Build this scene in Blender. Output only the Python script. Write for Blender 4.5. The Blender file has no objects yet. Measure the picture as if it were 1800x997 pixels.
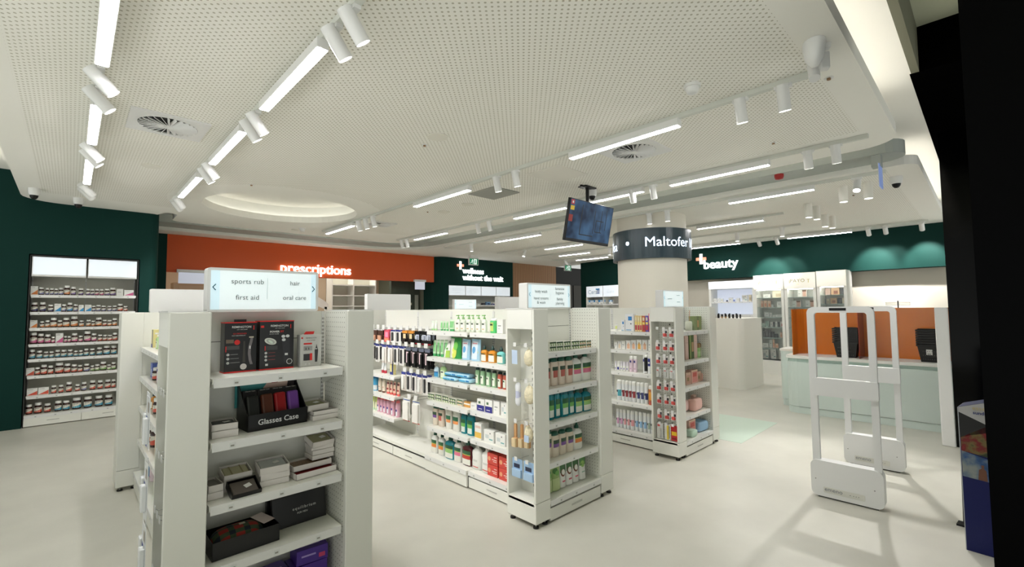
import bpy, bmesh, math, random
from math import sin, cos, pi, radians as R
from mathutils import Vector, Matrix
from mathutils.geometry import tessellate_polygon
random.seed(7)
SC = bpy.context.scene
COL = SC.collection

# ------------------------------------------------------------------ camera
YAW, PITCH, ROLL, FPX = R(43.93), R(3.15), R(-0.53), 805.0
fw = Vector((sin(YAW)*cos(PITCH), cos(YAW)*cos(PITCH), sin(PITCH)))
rt = Vector((cos(YAW), -sin(YAW), 0)); up = rt.cross(fw)
rr = cos(ROLL)*rt + sin(ROLL)*up; uu = -sin(ROLL)*rt + cos(ROLL)*up
cam = bpy.data.cameras.new('camera'); co = bpy.data.objects.new('camera', cam); COL.objects.link(co)
cam.sensor_width = 36; cam.lens = 36*FPX/1800; cam.clip_start = .02; cam.clip_end = 100
mw = Matrix((rr, uu, -fw)).transposed().to_4x4(); mw.translation = (0, 0, 1.5); co.matrix_world = mw
SC.camera = co
# ------------------------------------------------------------------ world, exposure
wd = bpy.data.worlds.new('mall'); SC.world = wd; wd.use_nodes = True
wd.node_tree.nodes['Background'].inputs[0].default_value = (.97, 1.0, .95, 1)
# the mall outside: dim upper part, lower part brightened to light the ceiling
_g = wd.node_tree.nodes.new('ShaderNodeTexCoord'); _s = wd.node_tree.nodes.new('ShaderNodeSeparateXYZ'); _r = wd.node_tree.nodes.new('ShaderNodeMapRange')
wd.node_tree.links.new(_g.outputs['Generated'], _s.inputs[0]); wd.node_tree.links.new(_s.outputs['Z'], _r.inputs['Value'])
_r.inputs['From Min'].default_value = -.15; _r.inputs['From Max'].default_value = .2; _r.inputs['To Min'].default_value = 1.3; _r.inputs['To Max'].default_value = .34
wd.node_tree.links.new(_r.outputs['Result'], wd.node_tree.nodes['Background'].inputs[1])
SC.view_settings.view_transform = 'Standard'; SC.view_settings.look = 'None'
SC.view_settings.exposure = 0.0; SC.view_settings.gamma = 1.0; SC.view_settings.use_curve_mapping = False
SC.cycles.use_denoising = True; SC.cycles.max_bounces = 7; SC.cycles.diffuse_bounces = 4
SC.cycles.glossy_bounces = 3; SC.cycles.transmission_bounces = 4; SC.cycles.transparent_max_bounces = 8
SC.cycles.sample_clamp_indirect = 6; SC.cycles.caustics_reflective = False; SC.cycles.caustics_refractive = False
STRIP_E, SPOT_W, COVE_E = 50.0, 44.0, 14.0

# ------------------------------------------------------------------ materials
def lin(c): return tuple(((v/255)/12.92 if v/255 <= .04045 else ((v/255+.055)/1.055)**2.4) for v in c)
MATS = {}
def mat(key, rgb=None, rough=.5, metal=0., emit=0., alpha=1., coat=0., trans=0., spec=.5, bump=0., mottle=0., mscale=3.):
    if key in MATS: return MATS[key]
    m = bpy.data.materials.new(key); m.use_nodes = True; nt = m.node_tree; b = nt.nodes['Principled BSDF']
    c = lin(rgb)+(1,)
    b.inputs['Base Color'].default_value = c; b.inputs['Roughness'].default_value = rough; b.inputs['Metallic'].default_value = metal; b.inputs['Specular IOR Level'].default_value = spec
    b.inputs['Coat Weight'].default_value = coat; b.inputs['Transmission Weight'].default_value = trans; b.inputs['Alpha'].default_value = alpha
    if emit: b.inputs['Emission Color'].default_value = c; b.inputs['Emission Strength'].default_value = emit
    if mottle or bump:
        tc = nt.nodes.new('ShaderNodeTexCoord'); n = nt.nodes.new('ShaderNodeTexNoise'); n.inputs['Scale'].default_value = mscale; n.inputs['Detail'].default_value = 5
        nt.links.new(tc.outputs['Object'], n.inputs['Vector'])
        if mottle:
            r = nt.nodes.new('ShaderNodeValToRGB'); r.color_ramp.elements[0].position = .3; r.color_ramp.elements[1].position = .7
            r.color_ramp.elements[0].color = tuple(v*(1-mottle) for v in c[:3])+(1,); r.color_ramp.elements[1].color = tuple(min(1, v*(1+mottle)) for v in c[:3])+(1,)
            nt.links.new(n.outputs['Fac'], r.inputs[0]); nt.links.new(r.outputs[0], b.inputs['Base Color'])
        if bump:
            bp = nt.nodes.new('ShaderNodeBump'); bp.inputs['Strength'].default_value = bump; bp.inputs['Distance'].default_value = .01
            nt.links.new(n.outputs['Fac'], bp.inputs['Height']); nt.links.new(bp.outputs[0], b.inputs['Normal'])
    MATS[key] = m; return m
def C(r, g, b_, rough=.45, **k):
    return mat('paint_%02x%02x%02x_%d%s' % (r, g, b_, int(rough*100), ''.join('%s%s' % (a, v) for a, v in k.items())), (r, g, b_), rough, **k)

def math_chain(nt):
    def N(op, a, b=None, c=None):
        n = nt.nodes.new('ShaderNodeMath'); n.operation = op
        for i, v in enumerate((a, b, c)):
            if v is None: continue
            if isinstance(v, (int, float)): n.inputs[i].default_value = v
            else: nt.links.new(v, n.inputs[i])
        return n.outputs[0]
    return N
def dotted(key, base, hole, pitch, rad, axes='XY', quincunx=True, rect=None, circ=None, rough=.7):
    """a perforated sheet: dark round holes on a lattice, in object space"""
    if key in MATS: return MATS[key]
    m = bpy.data.materials.new(key); m.use_nodes = True; nt = m.node_tree; b = nt.nodes['Principled BSDF']; N = math_chain(nt)
    tc = nt.nodes.new('ShaderNodeTexCoord'); sp = nt.nodes.new('ShaderNodeSeparateXYZ'); nt.links.new(tc.outputs['Object'], sp.inputs[0])
    a, c = sp.outputs[axes[0]], sp.outputs[axes[1]]
    def lat(off):
        u = N('SUBTRACT', N('FRACT', N('ADD', N('DIVIDE', a, pitch), off)), .5); v = N('SUBTRACT', N('FRACT', N('ADD', N('DIVIDE', c, pitch), off)), .5)
        d = N('SQRT', N('ADD', N('MULTIPLY', u, u), N('MULTIPLY', v, v)))
        return N('LESS_THAN', d, rad/pitch)
    f = lat(0.)
    if quincunx: f = N('MAXIMUM', f, lat(.5))
    if rect:
        for s, lo, hi in ((a, rect[0], rect[1]), (c, rect[2], rect[3])):
            f = N('MULTIPLY', f, N('MULTIPLY', N('GREATER_THAN', s, lo), N('LESS_THAN', s, hi)))
    if circ:
        dx = N('SUBTRACT', a, circ[0]); dy = N('SUBTRACT', c, circ[1])
        f = N('MULTIPLY', f, N('GREATER_THAN', N('ADD', N('MULTIPLY', dx, dx), N('MULTIPLY', dy, dy)), circ[2]**2))
    mx = nt.nodes.new('ShaderNodeMix'); mx.data_type = 'RGBA'; nt.links.new(f, mx.inputs[0])
    mx.inputs[6].default_value = lin(base)+(1,); mx.inputs[7].default_value = lin(hole)+(1,)
    nt.links.new(mx.outputs[2], b.inputs['Base Color']); b.inputs['Roughness'].default_value = rough
    MATS[key] = m; return m
def striped(key, base, line, pitch, duty, axis='X', rough=.6):
    if key in MATS: return MATS[key]
    m = bpy.data.materials.new(key); m.use_nodes = True; nt = m.node_tree; b = nt.nodes['Principled BSDF']; N = math_chain(nt)
    tc = nt.nodes.new('ShaderNodeTexCoord'); sp = nt.nodes.new('ShaderNodeSeparateXYZ'); nt.links.new(tc.outputs['Object'], sp.inputs[0])
    f = N('LESS_THAN', N('FRACT', N('DIVIDE', sp.outputs[axis], pitch)), duty)
    mx = nt.nodes.new('ShaderNodeMix'); mx.data_type = 'RGBA'; nt.links.new(f, mx.inputs[0])
    mx.inputs[6].default_value = lin(base)+(1,); mx.inputs[7].default_value = lin(line)+(1,)
    nt.links.new(mx.outputs[2], b.inputs['Base Color']); b.inputs['Roughness'].default_value = rough
    MATS[key] = m; return m

WHITE = C(236, 236, 228, .38)          # powder-coated shelving
WHITE2 = C(240, 240, 234, .5)
PLAST = C(232, 232, 230, .32)
CEIL = C(246, 244, 236, .85)
PERF = dotted('perforated_plaster', (246, 244, 236), (188, 183, 166), .045, .0066, 'XY', True, (-.31, 4.85, .7, 8.1), (2.25, 7.2, 1.4), .85)
PERF2 = dotted('perforated_plaster_b', (246, 244, 236), (188, 183, 166), .045, .0066, 'XY', True, (6.5, 10.9, .72, 9.2), None, .85)
PEG = dotted('pegboard', (236, 236, 228), (150, 146, 136), .025, .0032, 'YZ', False, None, None, .4)
PEGX = dotted('pegboard_x', (236, 236, 228), (150, 146, 136), .025, .0032, 'XZ', False, None, None, .4)
BLACK = C(12, 12, 12, .35, spec=.3)
DARK = C(30, 30, 28, .5)
RUBBER = C(20, 20, 20, .6)
SLOT = C(90, 88, 80, .6)
GREEN = mat('green_wall', (15, 50, 45), .6, spec=.1)
ORANGE = mat('orange_wall', (206, 84, 30), .42, spec=.35)
GREYB = C(168, 174, 168, .6)
MINT = C(216, 229, 223, .45)
TAG = C(222, 224, 222, .5)
INKG = C(120, 120, 116, .6)
def glow(key, rgb, s): return mat(key, rgb, .5, emit=s)
LED = glow('led_diffuser', (255, 254, 254), STRIP_E)
COVE = glow('cove_led', (255, 250, 240), COVE_E)
LENS = glow('spot_lens', (255, 252, 244), 5.)
SCREEN = glow('lightbox_face', (226, 238, 240), .5)
SCREENW = glow('lightbox_white', (228, 236, 244), .55)
NEON = glow('neon_white', (255, 255, 255), 2.4)

# ------------------------------------------------------------------ mesh builder
class MB:
    def __init__(s): s.v = []; s.f = []; s.mi = []; s.sm = []; s.m = []; s.T = Matrix.Identity(4)
    def mat(s, m):
        if m not in s.m: s.m.append(m)
        return s.m.index(m)
    def add(s, vs, fs, m, smooth=False):
        b = len(s.v); s.v += [s.T @ Vector(p) for p in vs]; i = s.mat(m)
        for f in fs: s.f.append([b+k for k in f]); s.mi.append(i); s.sm.append(smooth)
        return s
    def box(s, x0, x1, y0, y1, z0, z1, m, c=0.):
        if x0 > x1: x0, x1 = x1, x0
        if y0 > y1: y0, y1 = y1, y0
        if z0 > z1: z0, z1 = z1, z0
        if c <= 0:
            return s.add([(x0, y0, z0), (x1, y0, z0), (x1, y1, z0), (x0, y1, z0), (x0, y0, z1), (x1, y0, z1), (x1, y1, z1), (x0, y1, z1)],
                         [(0, 3, 2, 1), (4, 5, 6, 7), (0, 1, 5, 4), (1, 2, 6, 5), (2, 3, 7, 6), (3, 0, 4, 7)], m)
        b = bmesh.new(); r = bmesh.ops.create_cube(b, size=1.)
        for v in b.verts: v.co = Vector(((x0+x1)/2+v.co.x*(x1-x0), (y0+y1)/2+v.co.y*(y1-y0), (z0+z1)/2+v.co.z*(z1-z0)))
        bmesh.ops.bevel(b, geom=b.edges[:], offset=c, segments=2, affect='EDGES', profile=.5)
        b.verts.index_update(); s.add([v.co.copy() for v in b.verts], [[v.index for v in f.verts] for f in b.faces], m, False); b.free(); return s
    def prism(s, pts, z0, z1, m, ax='Z', smooth=False, caps=True, holes=()):
        """extrude a 2D outline along an axis; ax Z: (x,y)->z ; Y: (x,z)->y ; X: (y,z)->x"""
        def P(p, t): return {'Z': (p[0], p[1], t), 'Y': (p[0], t, p[1]), 'X': (t, p[0], p[1])}[ax]
        loops = [pts]+list(holes); allp = [p for l in loops for p in l]; n = len(allp); vs = [P(p, z0) for p in allp]+[P(p, z1) for p in allp]
        b = 0
        for l in loops:
            k = len(l); s.add([vs[b+i] for i in range(k)]+[vs[n+b+i] for i in range(k)], [(i, (i+1) % k, k+(i+1) % k, k+i) for i in range(k)], m, smooth); b += k
        if caps:
            tr = tessellate_polygon([[Vector((p[0], p[1], 0)) for p in l] for l in loops])
            s.add(vs[:n], [tuple(t) for t in tr], m); s.add(vs[n:], [tuple(reversed(t)) for t in tr], m)
        return s
    def cyl(s, p0, p1, r0, m, r1=None, n=16, caps=True, smooth=True, capm=None):
        r1 = r0 if r1 is None else r1; p0 = Vector(p0); p1 = Vector(p1); d = (p1-p0).normalized()
        a = d.orthogonal().normalized(); b = d.cross(a)
        vs = [p0+(a*cos(2*pi*i/n)+b*sin(2*pi*i/n))*r0 for i in range(n)]+[p1+(a*cos(2*pi*i/n)+b*sin(2*pi*i/n))*r1 for i in range(n)]
        s.add(vs, [(i, (i+1) % n, n+(i+1) % n, n+i) for i in range(n)], m, smooth)
        if caps: s.add(vs[:n], [tuple(reversed(range(n)))], m); s.add(vs[n:], [tuple(range(n))], capm or m)
        return s
    def tube(s, pts, r, m, n=8):
        for a, b in zip(pts, pts[1:]): s.cyl(a, b, r, m, n=n)
        return s
    def lathe(s, prof, m, w=1., d=1., n=20, cx=0., cy=0., sq=2.):
        """prof [(radius fraction, z)]; a superellipse section w by d"""
        def cs(t):
            c, q = cos(t), sin(t); e = 2./sq
            return (math.copysign(abs(c)**e, c), math.copysign(abs(q)**e, q))
        vs = []; k = len(prof)
        for r, z in prof:
            for i in range(n): c, q = cs(2*pi*i/n); vs.append((cx+c*r*w/2, cy+q*r*d/2, z))
        fs = [(j*n+i, j*n+(i+1) % n, (j+1)*n+(i+1) % n, (j+1)*n+i) for j in range(k-1) for i in range(n)]
        s.add(vs, fs, m, True)
        if prof[0][0] > 1e-3: s.add(vs[:n], [tuple(reversed(range(n)))], m)
        if prof[-1][0] > 1e-3: s.add(vs[-n:], [tuple(range(n))], m)
        return s
    def patch(s, prof, z0, z1, a0, a1, m, w, d, off=.0006, n=8, sq=2., slant=0.):
        """a printed label wrapped over the front (-y) of a lathe body; a in degrees from the front"""
        def rad(z):
            for (ra, za), (rb, zb) in zip(prof, prof[1:]):
                if za <= z <= zb: return ra+(rb-ra)*((z-za)/max(zb-za, 1e-9))
            return prof[-1][0]
        def P(z, a):
            t = R(a-90); c, q = cos(t), sin(t); e = 2./sq; c = math.copysign(abs(c)**e, c); q = math.copysign(abs(q)**e, q); r = rad(z)
            return (c*(r*w/2+off), q*(r*d/2+off), z)
        nz = 4; vs = []
        for j in range(nz+1):
            for i in range(n+1):
                a = a0+(a1-a0)*i/n; lo = z0; hi = z1+slant*(i/n-.5)
                vs.append(P(lo+(max(hi, lo+1e-4)-lo)*j/nz, a))
        s.add(vs, [(j*(n+1)+i, j*(n+1)+i+1, (j+1)*(n+1)+i+1, (j+1)*(n+1)+i) for j in range(nz) for i in range(n)], m, True)
        return s
    def quad(s, a, b, c, d, m): return s.add([a, b, c, d], [(0, 1, 2, 3)], m)
    def rect(s, x0, x1, z0, z1, y, m):      # a print on a face looking to -y
        return s.add([(x0, y, z0), (x1, y, z0), (x1, y, z1), (x0, y, z1)], [(0, 1, 2, 3)], m)
    def mesh(s, name):
        me = bpy.data.meshes.new(name); me.from_pydata([tuple(p) for p in s.v], [], s.f)
        for m in s.m: me.materials.append(m)
        me.polygons.foreach_set('material_index', s.mi); me.polygons.foreach_set('use_smooth', s.sm)
        me.validate(); me.update(); return me
    def build(s, name, parent=None, loc=None, rz=None):
        o = bpy.data.objects.new(name, s.mesh(name)); COL.objects.link(o)
        if parent is not None: o.parent = parent
        if loc: o.location = loc
        if rz is not None: o.rotation_euler.z = rz
        return o
def rrect(x0, x1, y0, y1, r, n=6, corners=(1, 1, 1, 1)):
    pts = []
    for (cx, cy, a), on in zip(((x1-r, y0+r, -90), (x1-r, y1-r, 0), (x0+r, y1-r, 90), (x0+r, y0+r, 180)), corners):
        if on:
            for i in range(n+1): t = R(a+90*i/n); pts.append((cx+r*cos(t), cy+r*sin(t)))
        else: pts.append((cx+(r if a in (-90, 0) else -r), cy+(r if a in (0, 90) else -r)))
    return pts
def circle(cx, cy, r, n=48): return [(cx+r*cos(2*pi*i/n), cy+r*sin(2*pi*i/n)) for i in range(n)]
def tag(o, label=None, cat=None, group=None, kind=None):
    if label: o['label'] = label
    if cat: o['category'] = cat
    if group: o['group'] = group
    if kind: o['kind'] = kind
    return o
def empty(name, loc=(0, 0, 0), rz=0., label=None, cat=None, group=None):
    o = bpy.data.objects.new(name, None); o.empty_display_size = .05; COL.objects.link(o); o.location = loc; o.rotation_euler.z = rz
    return tag(o, label, cat, group)
def struct(name, mb): return tag(mb.build(name), kind='structure')
KIDS = {}
def copy_tree(o, parent=None):
    c = o.copy(); COL.objects.link(c); c.parent = parent
    for ch in list(o.children): copy_tree(ch, c)
    return c
def text(s, size, m, parent, name='lettering', loc=(0, 0, 0), ext=.0008, bold=0., align='CENTER', rz=0., squeeze=1., label=None, sp=1.0, bend=None):
    """flat lettering standing upright, read from -y"""
    cu = bpy.data.curves.new(name, 'FONT'); cu.body = s; cu.size = size; cu.extrude = ext; cu.offset = bold; cu.align_x = align; cu.align_y = 'CENTER'; cu.space_character = sp
    cu.resolution_u = 3; t = bpy.data.objects.new('t', cu); COL.objects.link(t); bpy.context.view_layer.update()
    me = bpy.data.meshes.new_from_object(t, depsgraph=bpy.context.evaluated_depsgraph_get()); bpy.data.objects.remove(t)
    for v in me.vertices:
        x, y, z = v.co; x *= squeeze
        if bend: r = bend+z; v.co = (r*sin(x/bend), -r*cos(x/bend), y)
        else: v.co = (x, -z, y)
    me.materials.clear(); me.materials.append(m); me.name = name
    o = bpy.data.objects.new(name, me); COL.objects.link(o); o.parent = parent; o.location = loc; o.rotation_euler.z = rz
    if label: o['label'] = label
    return o
W90 = -pi/2     # things that face -x
ROWS = [('green wall unit', 'top', 'N', 8.9, 1.745,
  [('cartonO', -0.361, 0.073, 0.117), ('jarB', -0.294, 0.053, 0.104), ('jarB', -0.239, 0.036, 0.095), ('jarB', -0.194, 0.039, 0.094), ('jarB', -0.151, 0.038, 0.089), ('jarB', -0.104, 0.051, 0.1),
   ('jarO', -0.044, 0.062, 0.134), ('jarP', 0.02, 0.053, 0.117), ('jarP', 0.098, 0.054, 0.098), ('jarP', 0.173, 0.044, 0.092), ('jarP', 0.218, 0.042, 0.089), ('jarK', 0.265, 0.046, 0.092), ('jarK', 0.317, 0.047, 0.091),
   ('jarP', 0.376, 0.059, 0.097), ('jarP', 0.44, 0.066, 0.114), ('cartonW', 0.518, 0.078, 0.1), ('cartonK', 0.621, 0.114, 0.085)]),
 ('green wall unit', 'second', 'N', 8.9, 1.515,
  [('jarN', -0.352, 0.066, 0.127), ('jarN', -0.274, 0.061, 0.13), ('jarN', -0.197, 0.054, 0.097), ('cartonC', -0.129, 0.069, 0.111), ('jarB', -0.067, 0.048, 0.102), ('jarC', -0.008, 0.056, 0.125),
   ('jarB', 0.051, 0.045, 0.104), ('cartonC', 0.108, 0.054, 0.094), ('cartonC', 0.18, 0.071, 0.097), ('jarB', 0.24, 0.044, 0.081), ('jarB', 0.29, 0.05, 0.092), ('jarB', 0.346, 0.052, 0.083),
   ('jarB', 0.412, 0.051, 0.079), ('jarB', 0.467, 0.051, 0.083), ('jarR', 0.529, 0.063, 0.108), ('jarR', 0.591, 0.047, 0.075)]),
 ('green wall unit', 'third', 'N', 8.9, 1.3,
  [('cartonO', -0.352, 0.072, 0.103), ('jarO', -0.273, 0.044, 0.087), ('jarO', -0.222, 0.047, 0.098), ('jarO', -0.162, 0.067, 0.131), ('jarO', -0.1, 0.048, 0.097), ('jarO', -0.038, 0.071, 0.129),
   ('jarO', 0.043, 0.075, 0.146), ('jarO', 0.117, 0.051, 0.09), ('jarO', 0.191, 0.051, 0.096), ('jarO', 0.241, 0.042, 0.082), ('jarO', 0.299, 0.068, 0.125), ('jarR', 0.364, 0.048, 0.092), ('jarO', 0.417, 0.051, 0.087),
   ('jarO', 0.473, 0.054, 0.111)]),
 ('green wall unit', 'fourth', 'N', 8.9, 1.085,
  [('jarK', -0.347, 0.071, 0.153), ('jarK', -0.278, 0.062, 0.134), ('jarK', -0.212, 0.06, 0.121), ('jarK', -0.16, 0.037, 0.088), ('cartonK', -0.098, 0.079, 0.134), ('jarK', -0.038, 0.033, 0.09),
   ('jarK', 0.0, 0.038, 0.088), ('jarK', 0.054, 0.064, 0.127), ('jarK', 0.115, 0.046, 0.088), ('jarK', 0.186, 0.075, 0.148), ('jarK', 0.256, 0.055, 0.116), ('jarR', 0.319, 0.05, 0.094), ('jarR', 0.373, 0.05, 0.089),
   ('jarR', 0.427, 0.052, 0.086), ('jarR', 0.483, 0.054, 0.114)]),
 ('green wall unit', 'fifth', 'N', 8.9, 0.885,
  [('jarT', -0.353, 0.062, 0.123), ('jarT', -0.284, 0.058, 0.106), ('jarT', -0.221, 0.05, 0.089), ('jarT', -0.168, 0.046, 0.088), ('jarT', -0.109, 0.052, 0.104), ('jarT', -0.048, 0.057, 0.102),
   ('jarT', 0.016, 0.057, 0.102), ('jarT', 0.073, 0.045, 0.081), ('jarT', 0.124, 0.05, 0.083), ('jarT', 0.181, 0.053, 0.102), ('jarT', 0.243, 0.054, 0.1), ('jarT', 0.319, 0.061, 0.111), ('jarT', 0.397, 0.073, 0.13),
   ('jarT', 0.475, 0.064, 0.125)]),
 ('green wall unit', 'sixth', 'N', 8.9, 0.665,
  [('cartonR', -0.365, 0.083, 0.102), ('jarR', -0.296, 0.051, 0.104), ('jarR', -0.235, 0.063, 0.133), ('jarR', -0.17, 0.056, 0.116), ('jarR', -0.086, 0.086, 0.146), ('jarR', -0.007, 0.067, 0.128),
   ('jarR', 0.063, 0.06, 0.111), ('jarR', 0.123, 0.049, 0.097), ('jarB', 0.19, 0.061, 0.109), ('jarG', 0.25, 0.045, 0.077), ('jarG', 0.302, 0.053, 0.089), ('jarG', 0.367, 0.071, 0.121), ('jarG', 0.431, 0.044, 0.075),
   ('jarG', 0.481, 0.051, 0.106)]),
 ('green wall unit', 'seventh', 'N', 8.9, 0.4,
  [('cartonR', -0.335, 0.105, 0.093), ('cartonR', -0.229, 0.105, 0.095), ('jarR', -0.132, 0.052, 0.107), ('jarR', -0.061, 0.051, 0.106), ('jarR', 0.018, 0.062, 0.138), ('jarR', 0.105, 0.05, 0.095),
   ('jarB', 0.171, 0.055, 0.118), ('jarR', 0.26, 0.064, 0.132), ('jarR', 0.341, 0.057, 0.123), ('jarR', 0.424, 0.065, 0.125), ('jarR', 0.486, 0.047, 0.122)]),
 ('green wall unit', 'bottom', 'N', 8.9, 0.155,
  [('jarR', -0.358, 0.064, 0.127), ('jarR', -0.274, 0.074, 0.141), ('jarR', -0.184, 0.067, 0.117), ('jarT', -0.081, 0.074, 0.137), ('jarT', -0.002, 0.073, 0.131), ('jarT', 0.103, 0.094, 0.154),
   ('jarT', 0.218, 0.088, 0.153), ('jarT', 0.335, 0.088, 0.151), ('jarT', 0.441, 0.087, 0.148)]),
 ('body wash gondola side', 'top', 'W', 2.5, 1.3,
  [('tubeCG', 3.733, 0.048, 0.091), ('tubeCG', 3.68, 0.038, 0.092), ('tubeGW', 3.586, 0.037, 0.088), ('tubeGW', 3.541, 0.036, 0.088), ('tubeGW', 3.495, 0.036, 0.089), ('tubeGW', 3.429, 0.079, 0.105),
   ('pumpG', 3.334, 0.059, 0.147), ('pumpG', 3.263, 0.066, 0.148), ('pumpG', 3.181, 0.064, 0.148), ('pumpG', 3.118, 0.047, 0.148), ('pumpG', 3.048, 0.061, 0.148), ('pumpG', 2.973, 0.06, 0.149),
   ('bottleGreen', 2.849, 0.085, 0.121), ('boxWhite', 2.755, 0.075, 0.113)]),
 ('body wash gondola side', 'second', 'W', 2.5, 1.055,
  [('tubeGW', 3.699, 0.057, 0.152), ('tubeGW', 3.638, 0.047, 0.155), ('tubeGW', 3.577, 0.055, 0.158), ('tubeGW', 3.514, 0.054, 0.16), ('pouchLime', 3.496, 0.107, 0.13), ('pouchGreen', 3.365, 0.154, 0.187),
   ('pouchBlue', 3.215, 0.114, 0.178), ('pouchBlue', 3.08, 0.124, 0.184), ('washClear', 3.069, 0.085, 0.136), ('washOrange', 2.971, 0.082, 0.141), ('washOrange', 2.869, 0.093, 0.141),
   ('washTeal', 2.764, 0.089, 0.137)]),
 ('body wash gondola side', 'third', 'W', 2.5, 0.855,
  [('bottleBlue', 3.671, 0.076, 0.128), ('bottleLime', 3.564, 0.082, 0.147), ('wipesBlue', 3.409, 0.225, 0.032), ('wipesBlue', 3.197, 0.184, 0.038), ('ovalGreen', 3.059, 0.046, 0.148), ('ovalGreen', 2.988, 0.052, 0.145),
   ('ovalGreen', 2.914, 0.051, 0.142), ('ovalGreen', 2.843, 0.049, 0.139), ('ovalRed', 2.774, 0.048, 0.136), ('ovalRed', 2.713, 0.047, 0.133)]),
 ('body wash gondola side', 'fourth', 'W', 2.5, 0.645,
  [('soapPack', 3.718, 0.115, 0.055), ('soapPack', 3.601, 0.101, 0.059), ('soapPack', 3.492, 0.098, 0.058), ('soapPack', 3.384, 0.103, 0.051), ('soapPackO', 3.283, 0.082, 0.055), ('packAmber', 3.19, 0.088, 0.043),
   ('boxWhite', 3.096, 0.085, 0.051), ('boxNavy', 2.997, 0.097, 0.098), ('boxNavy', 2.895, 0.093, 0.103), ('boxWhite', 2.804, 0.076, 0.106), ('boxWhiteB', 2.719, 0.067, 0.109)]),
 ('body wash gondola side', 'fifth', 'W', 2.5, 0.41,
  [('lotionPurple', 3.685, 0.085, 0.182), ('lotionRose', 3.592, 0.082, 0.185), ('showerOrange', 3.471, 0.088, 0.177), ('showerOrange', 3.359, 0.101, 0.184), ('gelTeal', 3.251, 0.081, 0.181),
   ('gelTeal', 3.155, 0.094, 0.186), ('boxAmber', 3.01, 0.089, 0.133), ('boxWhiteB', 2.887, 0.128, 0.095), ('boxWhiteB', 2.749, 0.121, 0.093)]),
 ('body wash gondola side', 'bottom', 'W', 2.5, 0.1475,
  [('refillOrange', 3.699, 0.095, 0.206), ('refillOrange', 3.587, 0.091, 0.206), ('refillTeal', 3.454, 0.139, 0.206), ('refillPink', 3.33, 0.108, 0.214), ('refillRed', 3.2, 0.135, 0.216),
   ('pumpWhite', 3.064, 0.121, 0.228), ('pumpWhite', 2.938, 0.116, 0.23)]),
 ('body wash endcap', 'top', 'N', 2.26, 1.18,
  [('soapPack', 2.611, 0.078, 0.07), ('soapPack', 2.694, 0.081, 0.068), ('soapPack', 2.783, 0.09, 0.066), ('soapPack', 2.885, 0.102, 0.063), ('soapPackO', 2.987, 0.092, 0.06), ('soapPackO', 3.085, 0.094, 0.057)]),
 ('body wash endcap', 'second', 'N', 2.26, 0.92,
  [('lotionRose', 2.575, 0.034, 0.204), ('lotionRose', 2.644, 0.085, 0.211), ('lotionRose', 2.736, 0.082, 0.21), ('lotionRose', 2.83, 0.089, 0.206), ('refillPink', 2.925, 0.11, 0.235),
   ('refillPink', 3.053, 0.127, 0.237)]),
 ('body wash endcap', 'third', 'N', 2.26, 0.675,
  [('gelTeal', 2.601, 0.073, 0.207), ('gelTeal', 2.678, 0.066, 0.206), ('gelTeal', 2.764, 0.095, 0.199), ('gelTeal', 2.852, 0.072, 0.191), ('refillTeal', 2.942, 0.097, 0.203), ('refillTeal', 3.052, 0.115, 0.196)]),
 ('body wash endcap', 'fourth', 'N', 2.26, 0.4,
  [('lotionPurple', 2.576, 0.042, 0.208), ('lotionPurple', 2.644, 0.088, 0.183), ('lotionPurple', 2.735, 0.081, 0.181), ('lotionPurple', 2.825, 0.086, 0.177), ('refillOrange', 2.925, 0.105, 0.2)]),
 ('body wash endcap', 'bottom', 'N', 2.26, 0.155,
  [('pouchAloe', 2.577, 0.042, 0.167), ('pouchAloe', 2.647, 0.097, 0.172), ('pouchCoco', 2.734, 0.069, 0.173), ('pouchCoco', 2.815, 0.075, 0.173), ('pouchCoco', 2.898, 0.073, 0.173),
   ('pouchCocoW', 2.986, 0.084, 0.176)]),
 ('gift endcap', 'top', 'N', 2.24, 1.245, [('boxOlive', 5.013, 0.129, 0.153), ('boxOlive', 5.144, 0.104, 0.151)]),
 ('gift endcap', 'second', 'N', 2.24, 0.94,
  [('boxPink', 4.769, 0.08, 0.25), ('boxOliveTall', 4.879, 0.11, 0.257), ('boxPink', 4.991, 0.085, 0.252), ('bottleMint', 5.092, 0.073, 0.158), ('bottleSand', 5.189, 0.09, 0.159)]),
 ('gift endcap', 'third', 'N', 2.24, 0.675, [('giftPink', 4.777, 0.12, 0.128), ('giftPinkTall', 4.929, 0.153, 0.143), ('giftPink', 5.069, 0.101, 0.111), ('giftPinkTall', 5.186, 0.104, 0.086)]),
 ('gift endcap', 'bottom', 'N', 2.24, 0.1525, [('giftPinkTall', 4.83, 0.162, 0.147)]),
 ('deodorant gondola side', 'top', 'W', 4.5, 1.235,
  [('tubeLime', 2.977, 0.039, 0.084), ('cartonBlueCap', 2.883, 0.047, 0.125), ('cartonBlueCap', 2.793, 0.112, 0.194), ('bookCream', 2.715, 0.029, 0.176), ('bookCream', 2.683, 0.027, 0.173),
   ('bookCream', 2.655, 0.024, 0.174), ('bookRed', 2.621, 0.036, 0.172), ('bookBlue', 2.582, 0.035, 0.174), ('bookPink', 2.545, 0.029, 0.198)]),
 ('deodorant gondola side', 'second', 'W', 4.5, 1.03,
  [('boxWhite', 2.98, 0.04, 0.079), ('boxPeachW', 2.933, 0.045, 0.088), ('boxWhite', 2.882, 0.05, 0.091), ('boxPeach', 2.817, 0.061, 0.103), ('boxPeach', 2.752, 0.06, 0.108), ('boxPeachO', 2.682, 0.063, 0.115),
   ('boxPeach', 2.615, 0.062, 0.117), ('boxWhite', 2.552, 0.047, 0.12)]),
 ('deodorant gondola side', 'third', 'W', 4.5, 0.785,
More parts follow.
